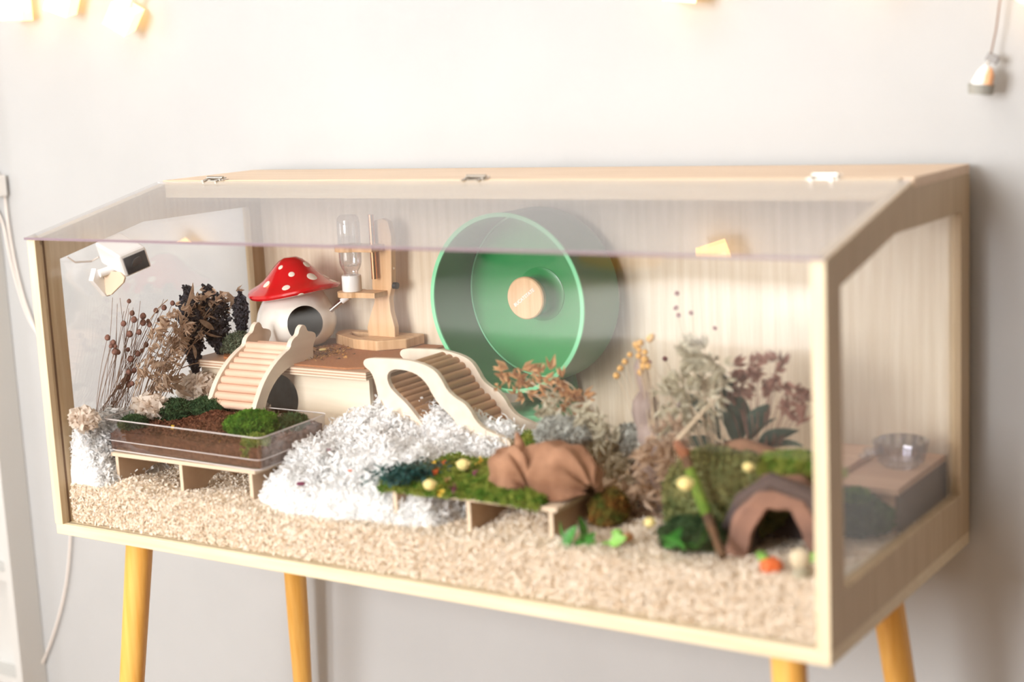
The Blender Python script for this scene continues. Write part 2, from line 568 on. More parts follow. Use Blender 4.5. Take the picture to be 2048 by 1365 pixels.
# ------------------------------------------------------------------ the cage
W, D = 1.2, .483
cage = thing('hamster_cage', 'long wooden hamster cage with clear panes on four orange beech legs', 'cage', (.6, .24, ZF))
MB().box((0, 0, 0), (W, D, .016)).build('base_board', M['pine'], cage, bevel=.0008)
outer = [(0, .016), (0, .4335), (.266, .4905), (.273, .4838), (D, .4838), (D, .016)]
inner = [(.042, .073), (.042, .402), (.21, .438), (.24, .438), (.448, .438), (.448, .073)]
for xa in (0, W - .0155):
    mb = MB()
    n = 6
    vs = [(xa, y, z) for y, z in outer] + [(xa, y, z) for y, z in inner] + [(xa + .0155, y, z) for y, z in outer] + [(xa + .0155, y, z) for y, z in inner]
    fs = []
    for i in range(n):
        j = (i + 1) % n
        fs += [(i, j, n + j, n + i), (2 * n + i, 3 * n + i, 3 * n + j, 2 * n + j), (i, 2 * n + i, 2 * n + j, j), (n + i, n + j, 3 * n + j, 3 * n + i)]
    mb.add(vs, fs)
    mb.build('side_panel', M['oak_v'], cage, bevel=.0006)
    # pale edge banding on the front and on the sloping top edge
    MB().box((xa - .0002, -.0012, .0163), (xa + .0157, 0, .4335)).build('edge_band', M['pine_v'], cage)
    xm = xa + .008
    MB().box((xm - .0015, .040, .071), (xm + .0015, .450, .440)).build('side_pane', M['pane'], cage)
for xa in (0, W - .0155):       # slope banding
    MB().add([(xa, 0, .4335), (xa + .0155, 0, .4335), (xa + .0155, .266, .4905), (xa, .266, .4905),
              (xa, 0, .4344), (xa + .0155, 0, .4344), (xa + .0155, .266, .4914), (xa, .266, .4914)],
             [(0, 1, 2, 3), (7, 6, 5, 4), (0, 4, 5, 1), (1, 5, 6, 2), (2, 6, 7, 3), (3, 7, 4, 0)]).build('edge_band', M['pine'], cage)
MB().box((.0155, .476, .016), (W - .0155, .4825, .4838)).build('back_panel', M['back'], cage)
MB().box((0, .273, .4838), (W, D, .4958)).build('top_board', M['top'], cage, bevel=.0008)
MB().box((.0155, .262, .470), (W - .0155, .2728, .4950)).build('ridge_rail', M['pine'], cage)
MB().box((.0155, .008, .016), (W - .0155, .0115, .4335)).build('front_pane', M['pane'], cage)
for xa in (.0155, W - .0158):
    MB().box((xa, .0118, .0165), (xa + .0003, .0155, .432)).build('groove', M['pane_edge'], cage)
sl = (.4955 - .4362) / .27
lid = MB()
zt = lambda y: .4350 + (y + .004) * (.4920 - .4350) / .266
lid.add([(0, -.004, zt(-.004)), (W, -.004, zt(-.004)), (W, .2615, zt(.2615)), (0, .2615, zt(.2615)),
         (0, -.004, zt(-.004) + .003), (W, -.004, zt(-.004) + .003), (W, .2615, zt(.2615) + .003), (0, .2615, zt(.2615) + .003)],
        [(0, 3, 2, 1), (4, 5, 6, 7), (2, 3, 7, 6), (1, 2, 6, 5), (3, 0, 4, 7)])
lo = lid.build('lid_pane', M['lid'], cage)
MB().box((0, -.0062, zt(-.004) - .0002), (W, -.0042, zt(-.004) + .0032)).build('lid_edge', M['lid_edge'], cage)
for hx in (.112, .592, 1.092):
    h = MB()
    h.box((hx - .020, .262, .4952), (hx + .020, .2722, .4960))
    h.box((hx - .015, .2735, .4960), (hx + .015, .286, .4968))
    h.tube([(hx - .016, .2730, .4995), (hx + .016, .2730, .4995)], .0027, 12)
    h.tube([(hx + .016, .2730, .4995), (hx + .022, .2730, .4995)], .001, 8)
    for s_ in (-.014, .014):
        h.tube([(hx + s_, .267, .4955), (hx + s_, .267, .4985)], [.003, .0018], 10)
        h.tube([(hx + s_ * .9, .258, .4955), (hx + s_ * .9, .2665, .4972)], .0016, 8)
    h.build('hinge', M['steel'], cage, smooth=True)
# four splayed legs
for (lx, ly, ex, ey) in ((.108, .062, -.070, -.040), (.078, .425, -.030, .03), (1.134, .040, .03, -.02), (1.154, .290, .06, .06)):
    l = MB()
    l.tube([(lx, ly, 0), (lx + ex * .5, ly + ey * .5, ZF / 2), (lx + ex, ly + ey, ZF)], [.0200, .0180, .0125], 28)
    l.build('leg', M['leg'], cage, smooth=True)

# ------------------------------------------------------------------ bedding of wood chips
def bedh(X, Y):
    z = .066 + .016 * np.clip((X - .2) / 1.0, 0, 1) + .004 * smoothnoise(X, Y, 40, 5) + .003 * smoothnoise(X, Y, 110, 6)
    for cx, cy, a, s in ((.135, .06, .014, .035), (.30, .05, .010, .05), (.78, .10, .018, .045), (.90, .05, .004, .06), (.03, .05, .006, .05), (1.17, .03, .006, .03)):
        z = z + a * np.exp(-((X - cx) ** 2 + (Y - cy) ** 2) / (2 * s * s))
    z = z + .022 * np.clip((Y - .1) / .35, 0, 1) * np.clip((.95 - X) / .3, 0, 1)
    z = z - .022 * np.clip((X - 1.0) / .2, 0, 1) * np.clip((Y - .08) / .2, 0, 1)
    return z


v, q = heightgrid(.0175, 1.182, .0200, .474, 240, 100, lambda X, Y: bedh(X, Y) - .003, .0165)
bedding = thing('wood_chip_bedding', 'pale wood chip bedding covering the cage floor behind the front pane', 'bedding', (.6, .24, .0165))
bedding['kind'] = 'stuff'
tag(npmesh('bedding_bulk', v, q, M['chipbase'], bedding), None, None, kind='stuff')
n = 52000
X = rng.uniform(.022, 1.178, n); Y = .015 + .445 * rng.beta(1, 1.6, n)
P = np.stack([X, Y, bedh(X, Y) + rng.uniform(-.003, .002, n)], 1)
n2 = 30000
X2 = rng.uniform(.022, 1.178, n2); zz = rng.uniform(.019, 1, n2)
Z2 = .019 + (bedh(X2, np.full(n2, .02)) - .019) * rng.uniform(0, 1, n2)
P2 = np.stack([X2, rng.uniform(.0135, .0195, n2), Z2], 1)
V1, Q1 = flakes(P, rng.uniform(.004, .011, n), rng.uniform(.0014, .0034, n), .25, .45)
n2b = len(P2)
V2, Q2 = flakes(P2, rng.uniform(.004, .010, n2b), rng.uniform(.0014, .0034, n2b), .2, .0)
V2 = V2.copy(); V2[:, 1] = np.clip(V2[:, 1], .0122, .021)
tag(npmesh('wood_chips', np.concatenate([V1, V2]), np.concatenate([Q1, Q2 + len(V1)]), M['chips'], bedding), None, None, kind='stuff')

# ------------------------------------------------------------------ white paper fluff
def fluffpile(name, label, hf, mask, x0, x1, y0, y1, n, nx=70, ny=60, L=(.004, .010), W_=(.0010, .0035), mat='fluff'):
    def f(X, Y):
        m_ = mask(X, Y)
        return np.where(m_ > 0, hf(X, Y) * np.clip(m_, 0, 1) + (1 - np.clip(m_, 0, 1)) * (bedh(X, Y) - .006), bedh(X, Y) - .008)
    v, q = heightgrid(x0, x1, y0, y1, nx, ny, f, .03)
    t = thing(name, label, 'bedding', ((x0 + x1) / 2, (y0 + y1) / 2, .03))
    t['kind'] = 'stuff'
    tag(npmesh('fluff_mound', v, q, M['fluff_base'], t, smooth=True), None, None, kind='stuff')
    X = rng.uniform(x0, x1, n * 3); Y = rng.uniform(y0, y1, n * 3)
    k = mask(X, Y) > .12
    X, Y = X[k][:n], Y[k][:n]
    P = np.stack([X, Y, f(X, Y) + rng.uniform(-.001, .005, len(X))], 1)
    V, Q = flakes(P, rng.uniform(*L, len(X)), rng.uniform(*W_, len(X)), .5, .1, 4)
    kk = n // 6                                  # larger loose curls standing off the heap
    P2_ = P[:kk].copy(); P2_[:, 2] += rng.uniform(0, .010, len(P2_)); P2_[:, 0] += rng.normal(0, .003, len(P2_))
    Vb, Qb = flakes(P2_, rng.uniform(.007, .014, len(P2_)), rng.uniform(.0014, .0045, len(P2_)), .9, 0, 4)
    Q = np.concatenate([Q, Qb + len(V)]); V = np.concatenate([V, Vb])
    V[:, 0] = np.clip(V[:, 0], .0175, 1.18); V[:, 1] = np.clip(V[:, 1], .0135, .47)
    tag(npmesh('fluff_tufts', V, Q, M[mat], t), None, None, kind='stuff')
    return t


def cmask(X, Y):
    ed = .5 + .5 * smoothnoise(X, Y, 60, 11)
    a = (X - (.340 + .02 * ed)) / .02
    b = (.70 - .05 * ed - .25 * np.clip(.12 - Y, 0, 1) - X) / .04
    c = (Y - (.020 + .02 * ed + .25 * np.clip(X - .58, 0, 1) + .3 * np.clip(.42 - X, 0, 1))) / .02
    d = (.30 + .05 * ed - Y) / .04
    return np.minimum(np.minimum(a, b), np.minimum(c, d))


def ch(X, Y):
    z = .090 + .27 * np.clip(Y - .01, 0, .27) + .020 * smoothnoise(X, Y, 50, 21) + .014 * smoothnoise(X, Y, 130, 22)
    z = z - .05 * np.clip((X - .56) / .16, 0, 1) * np.clip((Y - .05) / .1, 0, 1)
    return z + .012 * np.exp(-((X - .44) ** 2 + (Y - .24) ** 2) / .001)


fluffpile('paper_bedding', 'large heap of white paper fluff in the middle of the cage', ch, cmask, .33, .72, .0215, .40, 26000)


def lmask(X, Y):
    ed = .5 + .5 * smoothnoise(X, Y, 80, 31)
    return np.minimum(np.minimum((X - .012) / .01, (.078 + .018 * ed - X) / .02), np.minimum((Y - .018) / .01, (.24 + .03 * ed - Y) / .03))


fluffpile('paper_bedding', 'white paper fluff pile in the left front corner of the cage', lambda X, Y: .150 + .020 * smoothnoise(X, Y, 90, 32) - 1.1 * np.clip(X - .035, 0, 1) - .6 * np.clip(.05 - Y, 0, 1), lmask, .017, .10, .0215, .27, 12000, 40, 60, (.004, .009), (.0010, .0030))


def rmask(X, Y):
    return np.minimum(np.minimum((X - .06) / .02, (.36 - X) / .02), np.minimum((Y - .205) / .01, (.262 - Y) / .01))


fluffpile('paper_bedding', 'white and beige paper fluff behind the clear moss tray', lambda X, Y: .150 + .014 * smoothnoise(X, Y, 50, 41) - .03 * np.clip((X - .18) / .1, 0, 1), rmask, .05, .37, .20, .268, 12000, 60, 24, mat='tissue')
# crumpled tissue paper behind the tray, left of the wooden house
for i, (px, py, yy, s, lab) in enumerate(((300, 815, .16, .026, 'crumpled beige tissue ball behind the left corner of the clear tray'),
                                          (398, 775, .25, .034, 'crumpled white tissue under the dark cone trees beside the plywood house'),
                                          (168, 838, .09, .019, 'torn beige tissue scrap on the paper fluff by the left side frame'))):
    c = at(px, py, 'y', yy)
    if i == 0: c = at(px, py, 'x', .075)
    if i == 2: c = at(px, py, 'x', .045)
    r_ = np.random.default_rng(60 + i)
    n = 420
    D_ = r_.normal(size=(n, 3)); D_ /= np.linalg.norm(D_, axis=1)[:, None]
    P = D_ * (r_.uniform(.35, 1, (n, 1))) * np.array([s * 1.15, s * .7, s * .62]) + np.array(c)
    P[:, 0] = np.maximum(P[:, 0], .022)
    V, Q = flakes(P, r_.uniform(.010, .024, n), r_.uniform(.005, .012, n), .7, 0, 6)
    V[:, 0] = np.maximum(V[:, 0], .0165)
    o = npmesh('tissue', V, Q, M['tissue'], None, c, smooth=True)
    tag(o, lab, 'tissue')

# ------------------------------------------------------------------ plywood house with cork mat
hs = thing('plywood_house', 'plywood box house with cork mat on its roof at the cage back left', 'hamster house', (.22, .36, .06))
hx0, hx1, hy0, hy1, hzt = .055, .388, .268, .470, .2185
circ = lambda cx, cz, r, y, n=28: [(cx + r * math.cos(2 * math.pi * i / n), y, cz + r * math.sin(2 * math.pi * i / n)) for i in range(n)]
c_hole = at(560, 790, 'y', hy0)
MB().prism([(hx0, hy0, .06), (hx1, hy0, .06), (hx1, hy0, hzt - .012), (hx0, hy0, hzt - .012)], (0, .008, 0), [circ(c_hole.x, c_hole.z - .004, .036, hy0)]).build('front_board', M['birch'], hs)
MB().box((hx1 - .008, hy0 + .0085, .06), (hx1, hy1, hzt - .012)).build('end_board', M['mdf'], hs)
MB().box((hx0, hy0 + .0085, .06), (hx0 + .008, hy1, hzt - .012)).build('end_board', M['birch'], hs)
MB().box((hx0 + .0085, hy1 - .008, .06), (hx1 - .0085, hy1, hzt - .012)).build('back_board', M['birch'], hs)
MB().box((hx0 - .010, hy0 - .014, hzt - .0117), (hx1 + .006, hy1 + .002, hzt)).build('roof_board', M['ply'], hs)
o = MB().prism([(.19, .262, hzt + .0003), (.352, .262, hzt + .0003), (.375, .275, hzt + .0003), (.386, .30, hzt + .0003), (.386, .465, hzt + .0003), (.075, .465, hzt + .0003), (.075, .30, hzt + .0003), (.10, .272, hzt + .0003)], (0, 0, .0028)).build('cork_mat', M['cork'])
tag(o, 'brown cork mat lying on the plywood house roof', 'mat')
zr = hzt + .0032
P = np.stack([rng.normal(.225, .028, 420), rng.normal(.345, .03, 420), np.full(420, zr + .0012)], 1)
P = P[(P[:, 0] < .38) & (P[:, 1] > .265) & (P[:, 1] < .46) & (P[:, 0] > .08)]
V, Q = flakes(P, rng.uniform(.002, .009, len(P)), rng.uniform(.0015, .004, len(P)), .4, .8)
V[:, 2] = np.maximum(V[:, 2], zr - .0005)
o = npmesh('seed_mix', V, Q, pbr('seed_mix', (206, 150, 70), .7, (112, 66, 36), scale=140), None, (.225, .345, zr))
tag(o, 'scattered brown and yellow seed mix on the cork mat by the mushroom house', 'food', kind='stuff')
for px, py, lab in ((645, 700, 'pale flat seed lying on the cork mat'),):
    c = at(px, py, 'z', zr + .003)
    bm = bmesh.new(); bmesh.ops.create_uvsphere(bm, u_segments=12, v_segments=8, radius=.006)
    for v_ in bm.verts: v_.co.z *= .35
    me = bpy.data.meshes.new('pumpkin_seed'); bm.to_mesh(me); bm.free(); me.materials.append(M['cream'])
    o = bpy.data.objects.new('pumpkin_seed', me); COL.objects.link(o); o.location = c
    tag(o, lab, 'seed')
# pale plywood shelf strip at the house's right back
o = MB().box((.396, .40, .196), (.452, .470, .208)).build('plywood_board', M['ply'])
tag(o, 'short plywood board between the house roof and the green wheel', 'board')

# ------------------------------------------------------------------ mushroom house
mh = thing('mushroom_house', 'white ceramic mushroom house with red white-spotted cap on the cork mat', 'hamster house', (.150, .392, zr))
mo = Vector((.150, .392, 0))
outp = [(0.001, zr), (.036, zr), (.047, zr + .006), (.058, zr + .018), (.0635, zr + .034), (.0635, zr + .044), (.060, zr + .058), (.053, zr + .072), (.047, zr + .082), (.043, zr + .092), (.040, zr + .094),
        (.039, zr + .090), (.043, zr + .080), (.049, zr + .070), (.056, zr + .057), (.0595, zr + .044), (.0595, zr + .034), (.054, zr + .020), (.044, zr + .010), (.034, zr + .004), (.001, zr + .004)]
def dense(p, k=4):
    r = []
    for i in range(len(p) - 1):
        for j in range(k):
            t = j / k
            r.append((p[i][0] * (1 - t) + p[i + 1][0] * t, p[i][1] * (1 - t) + p[i + 1][1] * t))
    return r + [p[-1]]
body = MB().lathe(dense(outp, 2), mo, 64).build('body', M['ceramic'], mh, smooth=True)
dc = (CAM - Vector((.150, .392, .26))); dc.z = 0; dc.normalize()
dh = Matrix.Rotation(math.radians(13), 3, 'Z') @ dc
dh = (dh + Vector((0, 0, .04))).normalized()
cut = MB(); hc = Vector((.150, .392, zr + .040))
cut.tube([hc + dh * .02, hc + dh * .12], .0285, 48)
co = cut.build('cutter', M['ceramic'])
bm_ = body.modifiers.new('hole', 'BOOLEAN'); bm_.operation = 'DIFFERENCE'; bm_.object = co; bm_.solver = 'EXACT'
bpy.context.view_layer.update()
dg = bpy.context.evaluated_depsgraph_get()
me = bpy.data.meshes.new_from_object(body.evaluated_get(dg))
body.modifiers.clear(); body.data = me
bpy.data.objects.remove(co, do_unlink=True)
for p in me.polygons: p.use_smooth = True
me.set_sharp_from_angle(angle=math.radians(35))
me.materials.append(M['ceramic_in'])          # inner faces dark brown
for p in me.polygons:
    c_ = p.center + wpos(mh) - Vector((.150, .392, 0)); z_ = c_.z
    c_.z = 0
    if c_.length > .002 and p.normal.x * c_.x + p.normal.y * c_.y < 0 and z_ < zr + .0925:
        p.material_index = 1
    elif z_ < zr + .02 and p.normal.z > .3:
        p.material_index = 1
capz = zr
cp = [(.0005, .143), (.010, .1425), (.019, .138), (.028, .130), (.037, .120), (.047, .110), (.057, .103), (.066, .0985), (.0725, .095), (.0745, .0915), (.073, .088), (.066, .086), (.050, .087), (.030, .089), (.0005, .090)]
rt = (Matrix.Rotation(math.radians(-3.5), 3, FW) @ Matrix.Identity(3))
cm = MB()
cm.lathe([(r, z - .09) for r, z in dense(cp, 3)], (0, 0, 0), 72)
for i, p in enumerate(cm.v):                       # a slightly wavy, drooping brim
    r = math.hypot(p.x, p.y); th = math.atan2(p.y, p.x)
    p.z += .004 * math.sin(th * 2 + 2.1) * (r / .075) ** 2
cm.v = [rt @ p + Vector((.150, .392, capz + .09)) for p in cm.v]
cap = cm.build('cap', M['red'], mh, smooth=True)
bvh = BVHTree.FromPolygons([p for p in cm.v], cm.f)
def onto(px, py):
    d = (FW + RX * ((px - 1024) / FPX) - UP * ((py - 682.5) / FPX)).normalized()
    return bvh.ray_cast(CAM, d)[:2]
for px, py, r in ((561, 535, .0042), (583, 549, .0050), (624, 554, .0085), (613, 529, .0062), (533, 569, .0066), (572, 576, .0066), (528, 556, .0062), (652, 553, .007), (667, 562, .007), (602, 590, .006)):
    h_, nrm = onto(px, py)
    if h_ is None: continue
    if nrm.dot(CAM - h_) < 0: nrm = -nrm
    a = nrm.orthogonal().normalized(); b2 = nrm.cross(a)
    vs = []; fs = []
    ok = True
    for k in range(4):
        for j in range(20):
            th = 2 * math.pi * j / 20
            rr = r * (k / 3)
            q_ = h_ + (a * math.cos(th) + b2 * math.sin(th)) * rr
            l_, n_, _, _ = bvh.find_nearest(q_)
            if n_.dot(nrm) < 0: n_ = -n_
            vs.append(l_ + n_ * (.0007 if k < 3 else .00005))
    for k in range(3):
        for j in range(20):
            fs.append((k * 20 + j, k * 20 + (j + 1) % 20, (k + 1) * 20 + (j + 1) % 20, (k + 1) * 20 + j))
    MB().add(vs, fs).build('spot', M['spot'], cap, smooth=True)

# ------------------------------------------------------------------ water bottle on its stand
bs = thing('bottle_stand', 'pale wooden upright stand with ring arms right of the mushroom house', 'stand', (.27, .425, zr))
zb = zr
MB().prism([(.186, .468, zb), (.188, .445, zb), (.200, .425, zb), (.262, .392, zb), (.312, .388, zb), (.345, .420, zb), (.345, .468, zb)], (0, 0, .016),
           [[(.214, .450, zb), (.226, .430, zb), (.262, .412, zb), (.280, .450, zb)]]).build('base', M['light_wood'], bs, bevel=.002)
ol = [(738, 688), (734, 655), (741, 628), (748, 605), (749, 592), (744, 575), (743, 455), (748, 441), (762, 437), (775, 443), (782, 470), (783, 575), (778, 598), (781, 625), (789, 655), (790, 688)]
up_ = [at(px, py, 'y', .428) for px, py in ol]
MB().prism(up_, (0, .012, 0)).build('upright', M['light_wood'], bs, bevel=.0015)
BA = Vector((.2545, .408, 0))
for z, th in ((.303, .008), (.374, .010)):
    pts = []
    for i in range(19):
        a = math.radians(40 + 280 * i / 18)
        pts.append((BA.x + .0235 * math.cos(a), BA.y + .0235 * math.sin(a), z))
    pts += [(.308, .395, z), (.308, .428, z), (.2725, .428, z)]
    hole = [(BA.x + .0185 * math.cos(2 * math.pi * i / 24), BA.y + .0185 * math.sin(2 * math.pi * i / 24), z) for i in range(24)]
    MB().prism(pts, (0, 0, th), [hole] if z > .35 else [[(BA.x + (p[0] - BA.x) * .5, BA.y + (p[1] - BA.y) * .5, z) for p in hole]]).build('ring_arm', M['light_wood'], bs, bevel=.001)
MB().tube([(.3155, .434, .318), (.3235, .434, .318)], .0052, 16).build('knob', M['black'], bs, smooth=True)
MB().tube([(.3155, .434, .345), (.3185, .434, .345)], .002, 10).build('screw', M['steel'], bs, smooth=True)
wb = thing('water_bottle', 'upside down glass water bottle with white cap held in wooden stand', 'bottle', (BA.x, BA.y, .311))
gl = [(.0110, .336), (.0112, .342), (.0150, .348), (.0175, .356), (.0178, .366), (.0178, .418), (.0165, .426), (.0120, .430), (.001, .431)]
MB().lathe(dense(gl, 2), BA, 32).build('glass', M['crystal'], wb, smooth=True)
MB().lathe([(.001, .351), (.0150, .3512), (.0160, .357), (.0160, .396), (.001, .3962)], BA, 28).build('water', plastic_sheet('water', (.96, .97, .98), .03, 4, .6), wb, smooth=True)
MB().lathe([(.001, .3112), (.0150, .3112), (.0155, .313), (.0155, .334), (.0150, .336), (.001, .3362)], BA, 32).build('cap', M['white_gloss'], wb, smooth=True)
s0 = Vector((BA.x - .006, BA.y - .004, .303)); s1 = at(662, 621, 'y', .395)
sm = s0.lerp(s1, .35)
MB().tube([s0, sm], [.0055, .0048], 16).build('sleeve', M['white_gloss'], wb, smooth=True)
MB().tube([sm, s1], [.0042, .0042], 16).build('spout', M['steel'], wb, smooth=True)
MB().tube([(BA.x + .0375, BA.y + .010, .330), (BA.x + .0375, BA.y + .010, .43)], .0045, 14).build('copper_rod', pbr('copper', (222, 160, 120), .25, metallic=1), bs, smooth=True)

# ------------------------------------------------------------------ security camera on the left pane
sc = thing('security_camera', 'small white cube security camera with dark face inside the left pane', 'camera', at(230, 560, 'x', .045))
S = 1340.0
va = (RX * 40 + UP * 25 - (-FW) * 51) / S
vb = (-RX * -8 - UP * 40 - (-FW) * 25.8) / S
vd = (-RX * 58 + UP * 31 - (-FW) * 30) / S
C0 = at(238, 515, 'x', .075)
cv = [C0, C0 + va, C0 + va + vb, C0 + vb]
cv = cv + [p + vd for p in cv]
MB().add(cv, [(0, 1, 2, 3), (7, 6, 5, 4), (0, 4, 5, 1), (1, 5, 6, 2), (2, 6, 7, 3), (3, 7, 4, 0)]).build('housing', M['white_gloss'], sc, bevel=.004)
fn = -vd.normalized()
fa, fb = va * .10, vb * .12
q4 = [C0 + fa + fb, C0 + va - fa + fb, C0 + va + vb - fa - fb, C0 + vb + fa - fb]
MB().add([p + fn * .0002 for p in q4] + [p + fn * .0016 for p in q4], [(3, 2, 1, 0), (4, 5, 6, 7), (0, 1, 5, 4), (1, 2, 6, 5), (2, 3, 7, 6), (3, 0, 4, 7)]).build('face', M['lens'], sc, bevel=.0005)
lc = C0 + va * .5 + vb * .5 + fn * .0018
MB().tube([lc, lc + fn * .001], .010, 24).build('lens', M['black'], sc, smooth=True)
# bracket: a folded plate below
b0 = at(190, 540, 'x', .030)
pl = [at(px, py, 'x', .03) for px, py in ((192, 537), (203, 545), (222, 592), (213, 594), (186, 562))]
MB().prism(pl, (-.010, 0, 0)).build('bracket', M['white_gloss'], sc, bevel=.001)
pl = [at(px, py, 'y', pl[1].y + .004) for px, py in ((194, 540), (240, 545), (249, 556), (246, 566), (222, 590), (213, 592))]
MB().prism(pl, (0, .004, 0)).build('bracket_plate', M['mdf_edge'], sc, bevel=.001)
MB().tube([C0 + va * .35 + vb * .95 + vd * .5, b0 + Vector((.004, .004, -.006))], .006, 16).build('joint', M['white_gloss'], sc, smooth=True)
ca = C0 + vd + vb * .7
MB().tube([ca, ca + Vector((-.012, -.004, -.006)), at(150, 525, 'x', .022), at(134, 514, 'x', .019)], .0014, 8).build('cable', M['cable'], sc, smooth=True)

# ------------------------------------------------------------------ arched bridge with dowel rungs
def zp(zx, zy): return (360 + zx / 5.25, 600 + zy / 5.25)
railpx = [(785, 1200), (800, 1110), (830, 1020), (870, 900), (930, 780), (1010, 660), (1100, 560), (1160, 512), (1168, 450), (1200, 400), (1240, 372), (1256, 300), (1290, 258), (1322, 275), (1340, 330), (1385, 332), (1425, 350), (1430, 400), (1408, 450), (1400, 500), (1402, 610), (1380, 648), (1320, 625), (1292, 665), (1255, 692), (1180, 690), (1080, 765), (1000, 865), (940, 985), (905, 1090), (895, 1200)]
xr = .252
out3 = [at(*zp(a, b), 'x', xr) for a, b in railpx]
BRW = .094
bA = thing('arched_bridge', 'pale wooden arched ladder bridge with pinkish rungs and cloud-shaped rail tops', 'bridge', (.205, .22, .14))
def smooth_loop(pts, it=1):
    for _ in range(it):
        r = []
        for i in range(len(pts)):
            a, b = pts[i], pts[(i + 1) % len(pts)]
            r += [a * .75 + b * .25, a * .25 + b * .75]
        pts = r
    return pts
o3 = smooth_loop(out3, 1)
MB().prism(o3, (-.0085, 0, 0)).build('rail', M['birch_rail'], bA, bevel=.0006)
MB().prism([p + Vector((-BRW + .004, 0, 0)) for p in o3], (-.0085, 0, 0)).build('rail', M['birch_rail'], bA, bevel=.0006)
edge = out3[1:9] + [at(*zp(1230, 470), 'x', xr), at(*zp(1290, 440), 'x', xr)]
edge = [p.copy() for p in edge]
cen = []
for i, p in enumerate(edge):
    t = (edge[min(i + 1, len(edge) - 1)] - edge[max(i - 1, 0)]).normalized()
    nr = Vector((0, t.z, -t.y))
    if nr.z > 0 and nr.y < 0: nr = -nr
    nr = Vector((0, abs(t.z), -abs(t.y)))
    cen.append(p + nr * .0095)
cum = [0]
for i in range(1, len(cen)): cum.append(cum[-1] + (cen[i] - cen[i - 1]).length)
NR = int(cum[-1] / .0122)
rungs = []
for k in range(NR + 1):
    s_ = k * cum[-1] / NR
    i = max(j for j in range(len(cum)) if cum[j] <= s_ + 1e-9); i = min(i, len(cen) - 2)
    t = (s_ - cum[i]) / (cum[i + 1] - cum[i])
    c = cen[i].lerp(cen[i + 1], t)
    if not rungs:
        mb = MB().tube([(xr - .0086, 0, 0), (xr - BRW + .0042, 0, 0)], .0063, 14)
        o = mb.build('rung', M['rung_pink'], bA, smooth=True)
        me_ = o.data
        loc0 = o.location.copy()
    else:
        o = bpy.data.objects.new('rung', me_); COL.objects.link(o); o.parent = bA
    o.location = (0, c.y, c.z)
    rungs.append(o)

# ------------------------------------------------------------------ wavy ramp with brown rungs
def zq(a, b): return (680 + a / 3.033, 680 + b / 3.033)
yA, yB = .240, .330
outl = [(140, 130), (165, 112), (260, 114), (350, 118), (430, 127), (520, 155), (580, 192), (620, 250), (650, 310), (700, 355), (750, 383), (790, 430), (822, 492), (870, 540), (950, 578), (1020, 605), (1040, 640), (1000, 672), (900, 660), (800, 650), (640, 640), (520, 610), (420, 560), (380, 500), (310, 440), (245, 390), (228, 330), (215, 265), (190, 195), (145, 160)]
holl = [(282, 225), (300, 188), (345, 177), (420, 190), (480, 218), (530, 272), (562, 335), (600, 392), (650, 440), (690, 482), (722, 535), (740, 590), (640, 600), (540, 572), (500, 515), (445, 440), (395, 380), (340, 330), (300, 285)]
fo = smooth_loop([at(*zq(*p), 'y', yA) for p in outl]); fh = smooth_loop([at(*zq(*p), 'y', yA) for p in holl])
bB = thing('wavy_ramp', 'cream wooden wavy ramp with brown rungs leading down from the plywood house', 'ramp', (.52, .285, .12))
MB().prism(fo, (0, .008, 0), [fh]).build('rail', M['birch_rail'], bB, bevel=.0006)
dy = Vector((-.002, yB - yA, -.002))
MB().prism([p + dy for p in fo], (0, .008, 0), [[p + dy for p in fh]]).build('rail', M['birch_rail'], bB, bevel=.0006)
meR = None
for path, nn in (([(400, 168), (480, 196), (545, 255), (585, 325), (625, 385), (675, 430), (720, 478), (755, 540), (800, 590)], 13),
                 ([(268, 268), (310, 330), (370, 385), (430, 455), (480, 530), (520, 580)], 11)):
    pp = [at(*zq(*p), 'y', yA) for p in path]
    cum = [0]
    for i in range(1, len(pp)): cum.append(cum[-1] + (pp[i] - pp[i - 1]).length)
    for k in range(nn):
        s_ = k * cum[-1] / (nn - 1)
        i = min(max(j for j in range(len(cum)) if cum[j] <= s_ + 1e-9), len(pp) - 2)
        c = pp[i].lerp(pp[i + 1], (s_ - cum[i]) / (cum[i + 1] - cum[i]))
        if meR is None:
            o = MB().tube([(0, yA + .0082, 0), (0, yB - .0002, 0)], .0066, 14).build('rung', M['rung_brown'], bB, smooth=True)
            meR = o.data
        else:
            o = bpy.data.objects.new('rung', meR); COL.objects.link(o); o.parent = bB
        bw = wpos(bB)
        o.location = (c.x, 0, c.z)
# put rung meshes' frames right: mesh was stored relative to the parent's origin
for o in bB.children:
    if o.name.startswith('rung'):
        pass

# ------------------------------------------------------------------ green wheel
wh = thing('exercise_wheel', 'large green hamster wheel with wooden hub cap at the cage back', 'wheel', (.578, .405, .15))
wc = Vector((.578, .352, .3125)); wd_ = .100; wr = .1285
def ring(y0, y1, r0, r1, mat, name, par, n=96):
    mb = MB()
    prof = [(r0, 0), (r1, 0), (r1, y1 - y0), (r0, y1 - y0), (r0, 0)]
    mx = Matrix.Rotation(math.radians(-90), 3, 'X')
    mb.lathe(prof, (wc.x, y0, wc.z), n, mx)
    mb.f = [f for f in mb.f if len(f) == 4]
    return mb.build(name, mat, par, smooth=True)
ring(wc.y, wc.y + wd_, wr - .003, wr, M['green_dark'], 'drum', wh)
ring(wc.y - .003, wc.y - .0002, wr - .0045, wr + .0015, M['green_clear'], 'rim', wh)
mx = Matrix.Rotation(math.radians(-90), 3, 'X')
MB().lathe([(.0005, 0), (wr - .0035, 0), (wr - .0035, .004), (.0005, .004)], (wc.x, wc.y + wd_ - .005, wc.z), 96, mx).build('back_plate', M['green'], wh, smooth=True)
